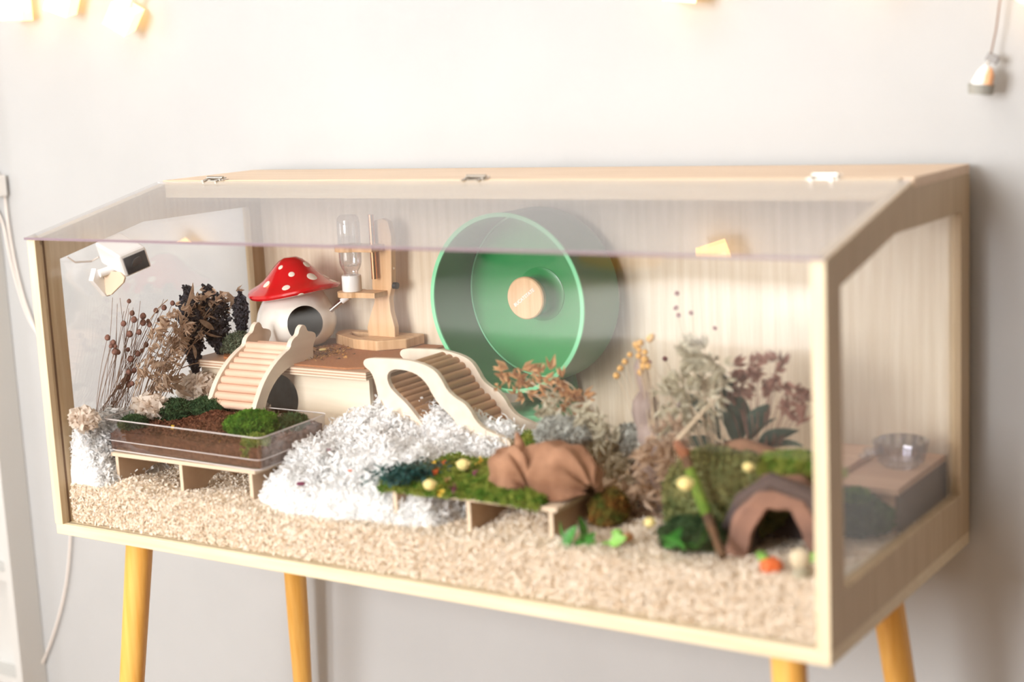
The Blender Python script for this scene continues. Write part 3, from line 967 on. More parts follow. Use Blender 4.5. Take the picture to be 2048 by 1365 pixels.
ring(wc.y + wd_ - .0062, wc.y + wd_ - .0052, wr - .006, wr - .0035, M['green_clear'], 'inner_bead', wh)
MB().lathe([(.040, 0), (.040, -.001), (.031, -.004), (.027, -.010), (.026, -.034), (.001, -.034)], (wc.x, wc.y + wd_ - .0055, wc.z), 48, mx).build('axle_boss', M['green'], wh, smooth=True)
hub = MB().lathe([(.0005, 0), (.0295, 0), (.0312, -.002), (.0312, -.008), (.0295, -.010), (.0005, -.010)], (wc.x, wc.y + wd_ - .0400, wc.z), 48, mx).build('hub_cap', M['light_wood'], wh, smooth=True)
cu = bpy.data.curves.new('lettering', 'FONT')
cu.body = 'BUCATSTATE'; cu.size = .0070; cu.extrude = .0002; cu.align_x = 'CENTER'; cu.align_y = 'CENTER'; cu.offset = .00012
to = bpy.data.objects.new('t', cu); COL.objects.link(to)
bpy.context.view_layer.update()
me = bpy.data.meshes.new_from_object(to.evaluated_get(bpy.context.evaluated_depsgraph_get()))
bpy.data.objects.remove(to, do_unlink=True)
me.materials.clear(); me.materials.append(M['lettering'])
o = bpy.data.objects.new('lettering', me); COL.objects.link(o); o.parent = hub
hw = Vector((wc.x - .001, wc.y + wd_ - .0503, wc.z + .001)) - wpos(wh)
o.location = hw
o.rotation_euler = (Matrix.Rotation(math.radians(90), 3, 'X') @ Matrix.Rotation(math.radians(36), 3, 'Z')).to_euler()
# stand of the wheel
MB().tube([(wc.x, wc.y + wd_ + .001, wc.z), (wc.x, .474, wc.z)], .014, 20).build('axle', M['green_dark'], wh, smooth=True)
MB().prism([(wc.x - .018, .458, wc.z + .02), (wc.x + .018, .458, wc.z + .02), (wc.x + .060, .458, .095), (wc.x - .060, .458, .095)], (0, .008, 0)).build('stand', M['green_dark'], wh, bevel=.002)
MB().lathe([(.001, 0), (.058, 0), (.060, .004), (.054, .012), (.020, .018), (.001, .018)], (wc.x + .004, .404, .138), 40).build('foot', M['green_clear'], wh, smooth=True)

# ------------------------------------------------------------------ board tables
def board_table(name, label, x0, x1, y0, y1, zt, legs, holes):
    t = thing(name, label, 'platform', ((x0 + x1) / 2, (y0 + y1) / 2, .03))
    MB().box((x0, y0, zt - .0055), (x1, y1, zt)).build('table_top', M['mdf_edge'], t, bevel=.0006)
    for lx in legs:
        n = 20
        yc = (y0 + y1) / 2 + .005; r = .034
        pts = [(lx, y0 + .002, .03), (lx, yc - r, .03)] + [(lx, yc - r * math.cos(math.pi * i / n), .055 + r * .85 * math.sin(math.pi * i / n)) for i in range(n + 1)] + [(lx, yc + r, .03), (lx, y1 - .002, .03), (lx, y1 - .002, zt - .0057), (lx, y0 + .002, zt - .0057)]
        l = MB().prism(pts, (.0055, 0, 0)).build('leg_board', M['mdf'], t, bevel=.0004)
        MB().box((lx - .0001, y0 + .0008, .03), (lx + .0056, y0 + .0019, zt - .0057)).build('edge_band', M['mdf_edge'], l)
    MB().box((x0 + .01, y1 - .006, .06), (x1 - .01, y1 - .0025, zt - .0057)).build('back_rail', M['mdf'], t)
    return t


board_table('board_table', 'brown board table with arched legs under the clear moss tray', .072, .352, .052, .195, .1175, (.080, .208, .340), 1)
board_table('board_table', 'brown board table with arched legs under the green moss and bark hide', .588, .838, .046, .196, .121, (.592, .706, .826), 1)

# ------------------------------------------------------------------ clear tray with soil and moss
tr = thing('clear_tray', 'clear plastic tray of brown soil and moss on a board table', 'tray', (.21, .13, .1185))
bl = [Vector(p) for p in ((.062, .057, .1185), (.368, .046, .1185), (.356, .200, .1185), (.055, .198, .1185))]
ctr = sum(bl, Vector()) / 4
def scl(k, dz): return [ctr + (p - ctr) * Vector((1, 1, 0)).x * 1 * k + Vector((0, 0, dz)) if False else Vector((ctr.x + (p.x - ctr.x) * k, ctr.y + (p.y - ctr.y) * k, p.z + dz)) for p in bl]
def rounded(q4, r=.012, n=4):
    out = []
    for i in range(4):
        p = q4[i]; a = (q4[i - 1] - p).normalized(); b = (q4[(i + 1) % 4] - p).normalized()
        for k in range(n + 1):
            t = k / n
            out.append((p + a * r) * (1 - t) ** 2 + p * 2 * t * (1 - t) + (p + b * r) * t * t)
    return out
def shell(levels, name, mat, thick=None):
    mb = MB()
    ls = [rounded(l) for l in levels]
    n = len(ls[0])
    vs = [p for l in ls for p in l]
    fs = []
    for i in range(len(ls) - 1):
        for j in range(n):
            fs.append((i * n + j, i * n + (j + 1) % n, (i + 1) * n + (j + 1) % n, (i + 1) * n + j))
    fs.append(tuple(range(n)))
    mb.add(vs, fs)
    return mb.build(name, mat, tr, smooth=True)
shell([scl(.97, .0003), scl(1.0, .004), scl(1.005, .016), scl(1.02, .0165), scl(1.035, .048)], 'tray_wall', M['tray'])
for k, dz, r_ in ((1.037, .048, .0009), (1.012, .0163, .0008), (.985, .0015, .0010)):
    rp = rounded(scl(k, dz))
    MB().tube(rp + [rp[0]], r_, 6, cap=False).build('rim_bead', M['tray_rim'], tr, smooth=True)

def soilh(X, Y):
    z = .146 + .005 * smoothnoise(X, Y, 70, 51) + .003 * smoothnoise(X, Y, 200, 52)
    z = z + .018 * np.exp(-((X - .205) ** 2 + (Y - .135) ** 2) / .0014) + .008 * np.clip((Y - .08) / .1, 0, 1)
    return z
v, q = heightgrid(.066, .358, .060, .192, 90, 50, soilh, .1198)
soil = tag(npmesh('soil', v, q, M['soil'], None, (.21, .126, .1198), smooth=True), 'dark brown soil filling the clear tray', 'soil', kind='stuff')
n = 5000
X = rng.uniform(.07, .354, n); Y = rng.uniform(.064, .188, n)
V, Q = flakes(np.stack([X, Y, soilh(X, Y) + rng.uniform(-.001, .003, n)], 1), rng.uniform(.002, .006, n), rng.uniform(.001, .003, n), .4, .2)
soilc = npmesh('soil_crumbs', V, Q, M['soil_crumb'], soil); soilc['kind'] = 'stuff'


def moss(name, label, c, rad, n, mat, seed=0, hf=None, L=(.003, .009), W_=(.0006, .0018), basemat=None, clipy=None):
    """a lumpy clump: a low dome plus a coat of fine curly fronds"""
    r = np.random.default_rng(seed)
    c = Vector(c)
    bm = bmesh.new(); bmesh.ops.create_icosphere(bm, subdivisions=4, radius=1)
    vs = np.array([v_.co[:] for v_ in bm.verts]); fs = [[v_.index for v_ in f.verts] for f in bm.faces]; bm.free()
    lump = 1 + .16 * smoothnoise(vs[:, 0] * 1.0, vs[:, 1] + vs[:, 2], 5, seed + 1) + .12 * smoothnoise(vs[:, 1], vs[:, 2] - vs[:, 0], 9, seed + 2)
    vs = vs * lump[:, None] * np.array(rad)
    vs[:, 2] = np.maximum(vs[:, 2], -rad[2] * .35)
    world = vs + np.array(c)
    if clipy is not None: world[:, 1] = np.maximum(world[:, 1], clipy)
    t = npmesh(name, world, fs, basemat or mat, None, (c.x, c.y, c.z - rad[2] * .35), smooth=True)
    tag(t, label, 'moss')
    k = r.integers(0, len(vs), n)
    P = vs[k] * r.uniform(.97, 1.08, (n, 1)) + np.array(c) + r.normal(0, .0012, (n, 3))
    V, Q = flakes(P, r.uniform(*L, n), r.uniform(*W_, n), .6, 0, 4)
    if clipy is not None: V[:, 1] = np.maximum(V[:, 1], clipy)
    f_ = npmesh('fronds', V, Q, mat, t); f_['kind'] = 'stuff'
    return t


moss('moss_clump', 'dark green moss at the back left corner of the clear tray', (.098, .160, .158), (.030, .030, .016), 6000, M['moss_dark'], 1)
moss('moss_clump', 'dark moss tuft at the left foot of the arched bridge', (.150, .178, .163), (.030, .016, .014), 5000, M['moss_dark'], 2)
moss('moss_clump', 'green moss along the left front edge of the clear tray', (.082, .090, .153), (.016, .020, .010), 3000, M['moss_dark'], 3)
moss('moss_clump', 'bright green moss at the right foot of the arched bridge', (.290, .122, .162), (.036, .034, .017), 9000, M['moss'], 4)
moss('moss_clump', 'green moss in the right corner of the clear tray', (.328, .160, .157), (.020, .026, .012), 4000, M['moss_dark'], 5)
moss('moss_clump', 'yellow green moss hanging down the front corner of the clear tray', (.330, .082, .140), (.020, .020, .018), 5000, M['moss_yellow'], 6)
for px, py, mk, lab in ((345, 855, 'yellow', 'tiny yellow petal on the soil at the tray front'), (440, 882, 'yellow', 'yellow petal pressed low against the clear tray wall')):
    c = at(px, py, 'y', .068)
    V, Q = flakes(np.array([c[:]]), np.array([.006]), np.array([.004]), .3)
    tag(npmesh('petal', V, Q, M[mk], None, c), lab, 'petal')
# petals on the white fluff
for px, py, mk, sz, lab in ((602, 968, 'purple', .010, 'dark purple petal on the white fluff between the two board tables'), (658, 900, 'purple', .005, 'small crimson petal on the fluff right of the clear tray'),
                            (700, 942, 'orange', .005, 'tiny orange petal on the white fluff left of the green moss')):
    c = at(px, py, 'z', .102)
    c.z = float(ch(np.array([c.x]), np.array([c.y]))[0]) + .006
    c = at(px, py, 'z', c.z)
    bm = bmesh.new(); bmesh.ops.create_uvsphere(bm, u_segments=10, v_segments=6, radius=sz * .6)
    for v_ in bm.verts: v_.co.z *= .4; v_.co.x *= 1.2
    me = bpy.data.meshes.new('petal'); bm.to_mesh(me); bm.free(); me.materials.append(M[mk])
    o = bpy.data.objects.new('petal', me); COL.objects.link(o); o.location = c
    tag(o, lab, 'petal')

# ------------------------------------------------------------------ moss mat, bark hide and dried heads on the right table
zt2 = .1212
def mmh(X, Y):
    e = np.minimum(np.minimum((X - .575) / .02, (.82 - X) / .02), np.minimum((Y - .040) / .012, (.195 - Y) / .02))
    return zt2 + .0005 + np.clip(e, 0, 1) * (.008 + .005 * smoothnoise(X, Y, 60, 61))
v, q = heightgrid(.578, .818, .047, .192, 80, 50, mmh)
mm = tag(npmesh('moss_mat', v, q, M['moss'], None, (.70, .12, zt2), smooth=True), 'bright green moss mat covering the right board table', 'moss')
n = 26000
X = rng.uniform(.570, .815, n); Y = rng.uniform(.040, .19, n)
V, Q = flakes(np.stack([X, Y, mmh(np.clip(X, .58, .8), np.clip(Y, .05, .18)) + rng.uniform(-.004, .004, n) - .006 * (Y < .047)], 1), rng.uniform(.003, .009, n), rng.uniform(.0007, .002, n), .6, .1, 4)
o = npmesh('fronds', V, Q, M['moss_yellow'], mm); o['kind'] = 'stuff'
V, Q = flakes(np.stack([rng.normal(.600, .016, 900), rng.normal(.075, .022, 900), .130 + rng.uniform(0, .010, 900)], 1), rng.uniform(.006, .014, 900), rng.uniform(.0015, .003, 900), .4, .4, 4)
o = npmesh('fern_sprig', V, Q, M['leaf_teal'], None, (.6, .075, .128)); tag(o, 'dark teal fern sprig on the left end of the moss mat', 'fern')


def ball(name, mat, c, r, sq=(1, 1, 1), parent=None, seed=0, lump=0):
    bm = bmesh.new(); bmesh.ops.create_uvsphere(bm, u_segments=20, v_segments=12, radius=r)
    rr = random.Random(seed)
    for v_ in bm.verts:
        k = 1 + lump * (math.sin(v_.co.x * 5 / r + seed) * math.sin(v_.co.y * 4 / r + 2) + .5 * math.sin(v_.co.z * 7 / r))
        v_.co = Vector((v_.co.x * sq[0] * k, v_.co.y * sq[1] * k, v_.co.z * sq[2] * k))
    me = bpy.data.meshes.new(name); bm.to_mesh(me); bm.free()
    for p in me.polygons: p.use_smooth = True
    me.materials.append(mat)
    o = bpy.data.objects.new(name, me); COL.objects.link(o)
    if parent is not None:
        o.parent = parent; o.location = Vector(c) - wpos(parent)
    else: o.location = c
    return o


def flower(px, py, z, r, lab, mat='cream'):
    c = at(px, py, 'z', z)
    t = thing('dried_flower', lab, 'flower', c)
    ball('heart', M[mat], c, r * .95, (1, 1, .85), t)
    for k in range(9):
        a = 2 * math.pi * k / 9
        p = MB()
        d = Vector((math.cos(a), math.sin(a), .2)); s = Vector((-math.sin(a), math.cos(a), 0))
        p.add([c + d * r * .3, c + d * r * .8 + s * r * .3, c + d * r * 1.15, c + d * r * .8 - s * r * .3, c + d * r * .7 + Vector((0, 0, r * .35))], [(0, 1, 4), (1, 2, 4), (2, 3, 4), (3, 0, 4)])
        p.build('petal', M[mat], t)
    return t


flower(927, 930, .142, .0095, 'larger cream dried flower near the back of the moss mat')
flower(860, 970, .140, .0085, 'round cream dried flower at the front of the moss mat')
flower(1371, 968, .178, .0095, 'pale yellow flower beside the mossy stick')
flower(1497, 935, .178, .0070, 'cream flower on top of the mossy mound behind the cave')
PL = ['yellow petal scrap at the back of the moss mat, left of the larger cream flower', 'orange petal scrap touching the left side of the larger cream flower',
      'tan petal scrap right of the round front cream flower', 'purple petal scrap in front of the bark hide on the moss mat',
      'yellow petal scrap between the larger cream flower and the bark hide', 'orange petal scrap midway between the two cream flowers',
      'tan petal scrap nearest the dark teal fern sprig', 'purple petal scrap beside the left end of the bark hide', 'yellow petal scrap in front of the round cream flower']
for i, (px, py) in enumerate(((865, 932), (885, 925), (893, 962), (905, 975), (960, 925), (872, 945), (840, 945), (948, 950), (880, 980))):
    c = at(px, py, 'z', .136)
    V, Q = flakes(np.array([c[:]] * 8) + rng.normal(0, .003, (8, 3)), rng.uniform(.003, .006, 8), rng.uniform(.002, .004, 8), .4)
    o = npmesh('petal_cluster', V, Q, M[('yellow', 'orange', 'oat_gold', 'purple')[i % 4]], None, c)
    tag(o, PL[i], 'petals', 'petal scraps on the green moss mat'); continue

# bark hide: two thick curved bark shells leaning together
bh = thing('bark_hide', 'rough brown curved bark hide on the moss table', 'hide', (.76, .10, zt2))
def bark_shell(c, rx, rz, y0, y1, a0, a1, yaw, name, seed):
    na, ny = 28, 16
    vs = []
    for layer in (0, 1):
        for i in range(na + 1):
            a = math.radians(a0 + (a1 - a0) * i / na)
            for j in range(ny + 1):
                y = y0 + (y1 - y0) * j / ny
                taper = max(.04, 1 - abs(2 * j / ny - 1) ** 3.2) ** .5
                r = (1 - .10 * layer) * taper * (1 + .05 * math.sin(a * 7 + seed) + .04 * math.sin(y * 160 + a * 3 + seed))
                vs.append(Vector((rx * r * math.cos(a), y + .004 * math.sin(a * 9 + seed), rz * r * math.sin(a))))
    k = (na + 1) * (ny + 1)
    fs = []
    for i in range(na):
        for j in range(ny):
            q_ = (i * (ny + 1) + j, i * (ny + 1) + j + 1, (i + 1) * (ny + 1) + j + 1, (i + 1) * (ny + 1) + j)
            fs.append(q_); fs.append(tuple(x + k for x in reversed(q_)))
    for i in range(na):
        for j in (0, ny):
            a, b = i * (ny + 1) + j, (i + 1) * (ny + 1) + j
            fs.append((a, b, b + k, a + k))
    for j in range(ny):
        for i in (0, na):
            a, b = i * (ny + 1) + j, i * (ny + 1) + j + 1
            fs.append((a, b, b + k, a + k))
    R = Matrix.Rotation(math.radians(yaw), 3, 'Z')
    mb = MB().add([R @ v_ + Vector(c) for v_ in vs], fs)
    return mb.build(name, M['bark'], bh, smooth=True)
bark_shell((.800, .112, zt2 + .012), .046, .050, -.062, .062, -14, 194, 70, 'bark_shell', 1)
bark_shell((.746, .092, zt2 + .010), .026, .046, -.040, .040, -14, 194, 60, 'bark_shell', 4)
MB().tube([(.752, .105, zt2 + .04), (.749, .107, zt2 + .060), (.746, .108, zt2 + .072)], [.010, .006, .002], 10).build('bark_tip', M['bark'], bh, smooth=True)

# ------------------------------------------------------------------ dried plants
def husk_mesh(name, mat, L=.016, W_=.006):
    mb = MB()
    for k in range(3):
        a = 2 * math.pi * k / 3
        d = Vector((math.cos(a), math.sin(a), 0)); s = Vector((-math.sin(a), math.cos(a), 0))
        mb.add([(0, 0, 0), d * W_ * .5 + s * W_ * .35 + Vector((0, 0, L * .4)), d * W_ * .75 + Vector((0, 0, L)), d * W_ * .5 - s * W_ * .35 + Vector((0, 0, L * .4)), d * W_ * .15 + Vector((0, 0, L * .5))],
               [(0, 1, 4), (1, 2, 4), (2, 3, 4), (3, 0, 4)])
    me = bpy.data.meshes.new(name)
    me.from_pydata(mb.v, [], mb.f); me.materials.append(mat)
    return me


def sphere_mesh(name, mat, r):
    bm = bmesh.new(); bmesh.ops.create_uvsphere(bm, u_segments=10, v_segments=7, radius=r)
    for v_ in bm.verts:
        if v_.co.z > r * .9: v_.co.z *= 1.15
    me = bpy.data.meshes.new(name); bm.to_mesh(me); bm.free()
    for p in me.polygons: p.use_smooth = True
    me.materials.append(mat)
    return me


def leaf_mesh(name, mat, L=.04, W_=.014):
    mb = MB(); n = 6
    vs = []; fs = []
    for i in range(n + 1):
        t = i / n; w_ = W_ * .5 * math.sin(math.pi * min(.98, t * .93 + .05)) ** .8; z = L * t; bend = .25 * L * t * t
        vs += [(-w_, -bend + w_ * .35, z), (0, -bend, z), (w_, -bend + w_ * .35, z)]
    for i in range(n):
        a = i * 3
        fs += [(a, a + 1, a + 4, a + 3), (a + 1, a + 2, a + 5, a + 4)]
    me = bpy.data.meshes.new(name); me.from_pydata(vs, [], fs); me.materials.append(mat)
    for p in me.polygons: p.use_smooth = True
    return me


def bez(a, b, sag, n=8):
    mid = a.lerp(b, .5) + sag
    return [a * (1 - t) ** 2 + mid * 2 * t * (1 - t) + b * t * t for t in [i / n for i in range(n + 1)]]


def inst(name, me, par, loc, dirv=(0, 0, 1), sc=1, roll=0):
    o = bpy.data.objects.new(name, me); COL.objects.link(o); o.parent = par
    o.location = Vector(loc) - wpos(par)
    q_ = Vector(dirv).normalized().to_track_quat('Z', 'Y')
    o.rotation_euler = (q_.to_matrix() @ Matrix.Rotation(roll, 3, 'Z')).to_euler()
    o.scale = (sc, sc, sc)
    return o


ME_pod = sphere_mesh('seed_pod', M['pod'], .0041)
ME_podg = sphere_mesh('seed_pod', M['pod_gold'], .0044)
ME_berry = sphere_mesh('seed_pod', M['berry'], .0034)
ME_fine = husk_mesh('seed_husk', M['oat'], .012, .0065)
ME_h = {k: husk_mesh('seed_husk', M[k], .018, .010) for k in ('oat', 'oat_gold', 'oat_pale', 'oat_red')}

# left bunch of round seed pods
fb = thing('dried_flax', 'dried bunch of thin stems with round seed pods in the left corner', 'dried flowers', at(225, 815, 'x', .04))
pods = [(258, 603), (264, 627), (268, 640), (247, 648), (286, 633), (286, 646), (299, 650), (215, 676), (259, 669), (226, 686), (222, 693), (230, 693), (256, 700), (230, 704), (236, 705), (261, 719), (278, 665), (275, 708), (284, 702), (296, 643), (340, 632), (312, 622), (328, 616), (334, 645), (350, 650), (268, 742), (257, 745), (254, 757), (238, 775), (247, 763), (258, 770), (264, 768), (345, 607), (318, 640), (305, 664), (292, 690)]
stm = MB()
rr = random.Random(3)
for px, py in pods:
    xx = .030 + .012 * rr.random()
    tip = at(px, py, 'x', xx)
    bx = 195 + (px - 215) * .42 + rr.uniform(-10, 14)
    base = at(bx, 822 + rr.uniform(-4, 6), 'x', .03 + .01 * rr.random())
    stm.tube(bez(base, tip, Vector((0, -.006, .004)), 6), .0004, 5, cap=False)
    inst('seed_pod', ME_pod, fb, tip, (rr.uniform(-.3, .3), .2, 1), rr.uniform(.8, 1.25))
for k in range(26):
    tip = at(rr.uniform(225, 345), rr.uniform(590, 690), 'x', .035)
    base = at(rr.uniform(198, 262), 822, 'x', .035)
    stm.tube(bez(base, tip, Vector((0, .004, 0)), 5), .00035, 4, cap=False)
stm.build('stems', M['stem'], fb)

# left oats
ob = thing('dried_oats', 'brown drooping dried oat bunch in front of the dark cone trees', 'dried flowers', at(300, 822, 'x', .05))
stm = MB()
ctl = [(382, 600), (400, 590), (420, 598), (438, 592), (455, 602), (400, 618), (408, 636), (385, 640), (372, 650), (355, 640), (350, 620), (365, 668), (345, 680), (332, 660), (330, 700), (350, 712), (320, 725), (305, 720), (340, 740), (290, 738), (278, 742), (300, 690), (318, 672), (395, 655), (420, 640), (380, 672), (355, 700), (338, 765), (318, 775), (300, 790), (345, 752), (325, 640), (310, 655), (405, 600), (460, 590), (352, 668), (338, 690), (372, 625), (325, 755), (330, 780), (290, 800)]
for i, (px, py) in enumerate(ctl):
    xx = .050 + .03 * rr.random()
    tip = at(px, py, 'x', xx)
    base = at(265 + (px - 280) * .25 + rr.uniform(-12, 12), 822, 'x', .045)
    pts = bez(base, tip, Vector((0, .01, .025)), 7)
    stm.tube(pts, .0006, 5, cap=False)
    for k in range(6 if px < 395 else 5):
        p_ = tip + Vector((rr.uniform(-.008, .008), rr.uniform(-.012, .012), rr.uniform(-.014, .008)))
        inst('seed_husk', ME_fine, ob, p_, (rr.uniform(-.6, .9), rr.uniform(-.2, 1.0), rr.uniform(-1.1, .5)), rr.uniform(.7, 1.35), rr.uniform(0, 6))
for a, b in (((352, 705), (452, 592)), ((360, 690), (440, 610)), ((330, 745), (420, 660)), ((335, 600), (300, 640)), ((430, 720), (340, 745)), ((350, 760), (405, 655))):
    A_, B_ = at(*a, 'x', .06), at(*b, 'x', .075)
    stm.tube([A_, A_.lerp(B_, .5) + Vector((0, 0, .003)), B_], .0008, 5)
stm.build('stems', M['oat'], ob)
MEl = leaf_mesh('dry_leaf', M['oat'], .032, .009)
for px, py, dx, dz in ((398, 640, .6, -.5), (372, 612, .3, .5), (412, 632, .8, -.3), (385, 690, .2, -.8), (350, 770, .5, -.7), (330, 745, -.1, -.8), (455, 585, .3, -.6), (395, 600, .8, .2), (338, 770, .9, -.4), (300, 735, .9, .2), (362, 668, .2, -1), (408, 662, .7, -.6)):
    inst('dry_leaf', MEl, ob, at(px, py, 'x', .07), (dx * .5, dx, dz), rr.uniform(.7, 1.2), rr.uniform(0, 6))


def cone_tree(label, px0, py0, px1, py1, wpx, yy, seed, lean=0):
    top = at(px0, py0, 'y', yy); bot = at(px1, py1, 'y', yy)
    t = thing('cone_tree', label, 'miniature tree', bot)
    MB().tube([bot - Vector((0, 0, .05)), bot, top.lerp(bot, .2)], [.0022, .002, .001], 8).build('trunk', M['branch'], t)
    r_ = np.random.default_rng(seed)
    n = 2600
    u = r_.uniform(0, 1, n) ** .8
    R_ = wpx / 1270 / 2 * np.sin(np.pi * np.clip(u * .86 + .12, 0, 1)) ** .75 * (1 + .28 * np.sin(u * 37 + seed) * r_.uniform(.2, 1, n))
    R_ = np.where(u < .12, R_ * .55, R_)
    th = r_.uniform(0, 2 * math.pi, n)
    rad = R_ * np.sqrt(r_.uniform(.1, 1, n))
    tp, bt = np.array(top), np.array(bot)
    C = tp + (bt - tp) * u[:, None]
    P = C + np.stack([rad * np.cos(th), rad * np.sin(th), r_.normal(0, .002, n)], 1)
    V, Q = flakes(P, r_.uniform(.003, .006, n), r_.uniform(.0025, .0045, n), .6, 0, 3)
    f_ = npmesh('foliage', V, Q, M['tree'], t); f_['kind'] = 'stuff'
    return t


cone_tree('dark preserved cone tree, leftmost, partly behind the oats', 373, 573, 392, 748, 46, .255, 1)
cone_tree('tallest dark cone tree, in the middle behind the oats', 414, 573, 440, 704, 64, .300, 2)
cone_tree('slim dark cone tree close to the mushroom house', 480, 588, 484, 672, 27, .330, 3)
moss('moss_clump', 'grey green moss on the left end of the plywood house roof', (.095, .315, hzt + .014), (.030, .024, .018), 3500, pbr('moss_grey', (118, 122, 98), .9, (84, 96, 72), scale=90), 7)

# ------------------------------------------------------------------ right side plants
def spray(name, label, base, tips, me, mat, pname, r=.0007, per=1, sp=.006, sag=(0, 0, .03), scl_=(.8, 1.2), seed=5, dirf=None, cat='dried flowers'):
    rr = random.Random(seed)
    t = thing(name, label, cat, base)
    st = MB()
    for tp in tips:
        st.tube(bez(Vector(base) + Vector((rr.uniform(-.008, .008), rr.uniform(-.008, .008), 0)), tp, Vector(sag), 7), r, 5, cap=False)
        for k in range(per):
            p_ = tp + Vector((rr.uniform(-sp, sp), rr.uniform(-sp, sp), rr.uniform(-sp, sp))) * (0 if per == 1 else 1)
            dv = (rr.uniform(-1, 1), rr.uniform(-1, 1), rr.uniform(-.8, .8)) if dirf is None else dirf(rr)
            inst(pname, me, t, p_, dv, rr.uniform(*scl_), rr.uniform(0, 6))
    st.build('stems', mat, t)
    return t


def gz(x, y): return float(bedh(np.array([x]), np.array([y]))[0])
B1 = Vector((.885, .225, gz(.885, .225) - .004))
spray('dried_pods', 'golden round seed pods on stems right of the green wheel', B1,
      [at(px, py, 'y', .24) for px, py in ((1233, 752), (1241, 737), (1250, 724), (1260, 710), (1273, 694), (1279, 700), (1278, 712), (1290, 705), (1281, 686), (1300, 678), (1287, 733), (1297, 733), (1281, 745), (1303, 674), (1272, 690), (1290, 720))],
      ME_podg, M['stem_pale'], 'seed_pod', seed=8, r=.0005)
spray('dried_berries', 'sparse dark red berries on hair thin stems against the back panel', Vector((.93, .30, gz(.93, .3) - .004)),
      [at(px, py, 'y', .30) for px, py in ((1354, 587), (1352, 616), (1357, 631), (1382, 626), (1430, 657), (1330, 718), (1300, 725))],
      ME_berry, M['stem_pale'], 'seed_pod', seed=9, r=.0004)
spray('dried_oats', 'golden brown dried oats arching in front of the green wheel foot', Vector((.795, .24, gz(.795, .24) - .004)),
      [at(px, py, 'y', .235) for px, py in ((1000, 755), (1022, 745), (1040, 760), (1058, 742), (1072, 765), (1092, 752), (1110, 770), (1030, 778), (1128, 762), (1140, 785), (1095, 785), (1160, 790), (1050, 785), (1120, 800), (1175, 805), (1150, 812))],
      ME_h['oat_gold'], M['stem_pale'], 'seed_husk', per=4, sp=.011, sag=(.01, 0, .07), seed=10, scl_=(.7, 1.2), r=.0006)
spray('dried_oats', 'pale grey dried grass tuft behind the bark hide', Vector((.80, .215, gz(.8, .215) - .004)),
      [at(px, py, 'y', .20) for px, py in ((1090, 830), (1110, 815), (1130, 850), (1150, 835), (1165, 860), (1180, 845), (1190, 880), (1205, 865), (1220, 900), (1140, 870), (1210, 930), (1225, 960), (1235, 920), (1200, 900))],
      ME_h['oat_pale'], M['stem_pale'], 'seed_husk', per=6, sp=.013, sag=(0, 0, .02), seed=11, scl_=(.8, 1.4), r=.0008)
spray('dried_oats', 'pale olive dried grass in the middle of the right plant group', Vector((.965, .24, gz(.965, .24) - .004)),
      [at(px, py, 'y', .22) for px, py in ((1385, 690), (1400, 695), (1380, 715), (1420, 716), (1400, 735), (1360, 745), (1345, 760), (1415, 750), (1390, 770), (1425, 770), (1360, 785), (1405, 790), (1375, 805), (1340, 800), (1350, 830), (1400, 820), (1330, 850), (1440, 745), (1365, 850))],
      ME_h['oat_pale'], M['stem_pale'], 'seed_husk', per=6, sp=.015, sag=(0, 0, .02), seed=12, scl_=(.7, 1.3), r=.0007)
spray('dried_oats', 'pinkish brown dried oats drooping towards the right front post', Vector((1.00, .28, gz(1.0, .28) - .004)),
      [at(px, py, 'y', .26) for px, py in ((1470, 745), (1485, 740), (1500, 752), (1520, 745), (1560, 720), (1555, 735), (1560, 760), (1580, 775), (1595, 790), (1610, 800), (1540, 780), (1480, 775), (1470, 790), (1575, 820), (1605, 830), (1455, 800), (1520, 790))],
      ME_h['oat_red'], M['oat_red'], 'seed_husk', per=4, sp=.010, sag=(-.01, 0, .05), seed=13, scl_=(.7, 1.2), r=.0006)
spray('dried_oats', 'dark brown dried grass low between driftwood and mossy stick', Vector((.93, .17, gz(.93, .17) - .004)),
      [at(px, py, 'y', .17) for px, py in ((1330, 880), (1350, 900), (1300, 900), (1345, 930), (1360, 870), (1290, 930), (1310, 960), (1335, 980), (1280, 980), (1255, 1000), (1275, 1040), (1250, 1030))],
      ME_h['oat'], M['stem'], 'seed_husk', per=7, sp=.013, sag=(0, 0, .02), seed=14, scl_=(.8, 1.4), r=.0007)

# driftwood slab
dw = MB()
n = 14
top = at(1280, 712, 'y', .25); b0_ = Vector((.876, .235, gz(.876, .235) - .01))
for i in range(n + 1):
    pass
pts = [b0_.lerp(top, i / n) + Vector((.004 * math.sin(i * 1.3), .003 * math.cos(i * .9), 0)) for i in range(n + 1)]
dw.tube(pts, [.026 * (1 - (i / n) ** 1.5) + .004 + .003 * math.sin(i * 2.1) for i in range(n + 1)], 16)
for k, (dx, dz, r0) in enumerate(((.030, .05, .012), (-.022, .04, .010), (.038, .085, .007))):
    p0 = b0_ + Vector((0, 0, .01 + k * .03))
    dw.tube([p0, p0 + Vector((dx * .5, -.004, dz * .4)), p0 + Vector((dx, -.006, dz))], [r0, r0 * .7, .002], 10)
o = dw.build('driftwood', M['driftwood'], None, smooth=True)
tag(o, 'upright grey driftwood piece standing right of the green wheel', 'driftwood')
# lichen knot
moss('lichen_clump', 'grey white lichen clump on the ground behind the bark hide', (.838, .235, .150), (.022, .016, .030), 3500, M['lichen'], 15, L=(.004, .010), W_=(.001, .003))
moss('lichen_clump', 'pale feathery lichen above the bark hide', (.765, .185, .172), (.034, .016, .022), 4500, M['lichen'], 16, L=(.006, .014), W_=(.001, .003))
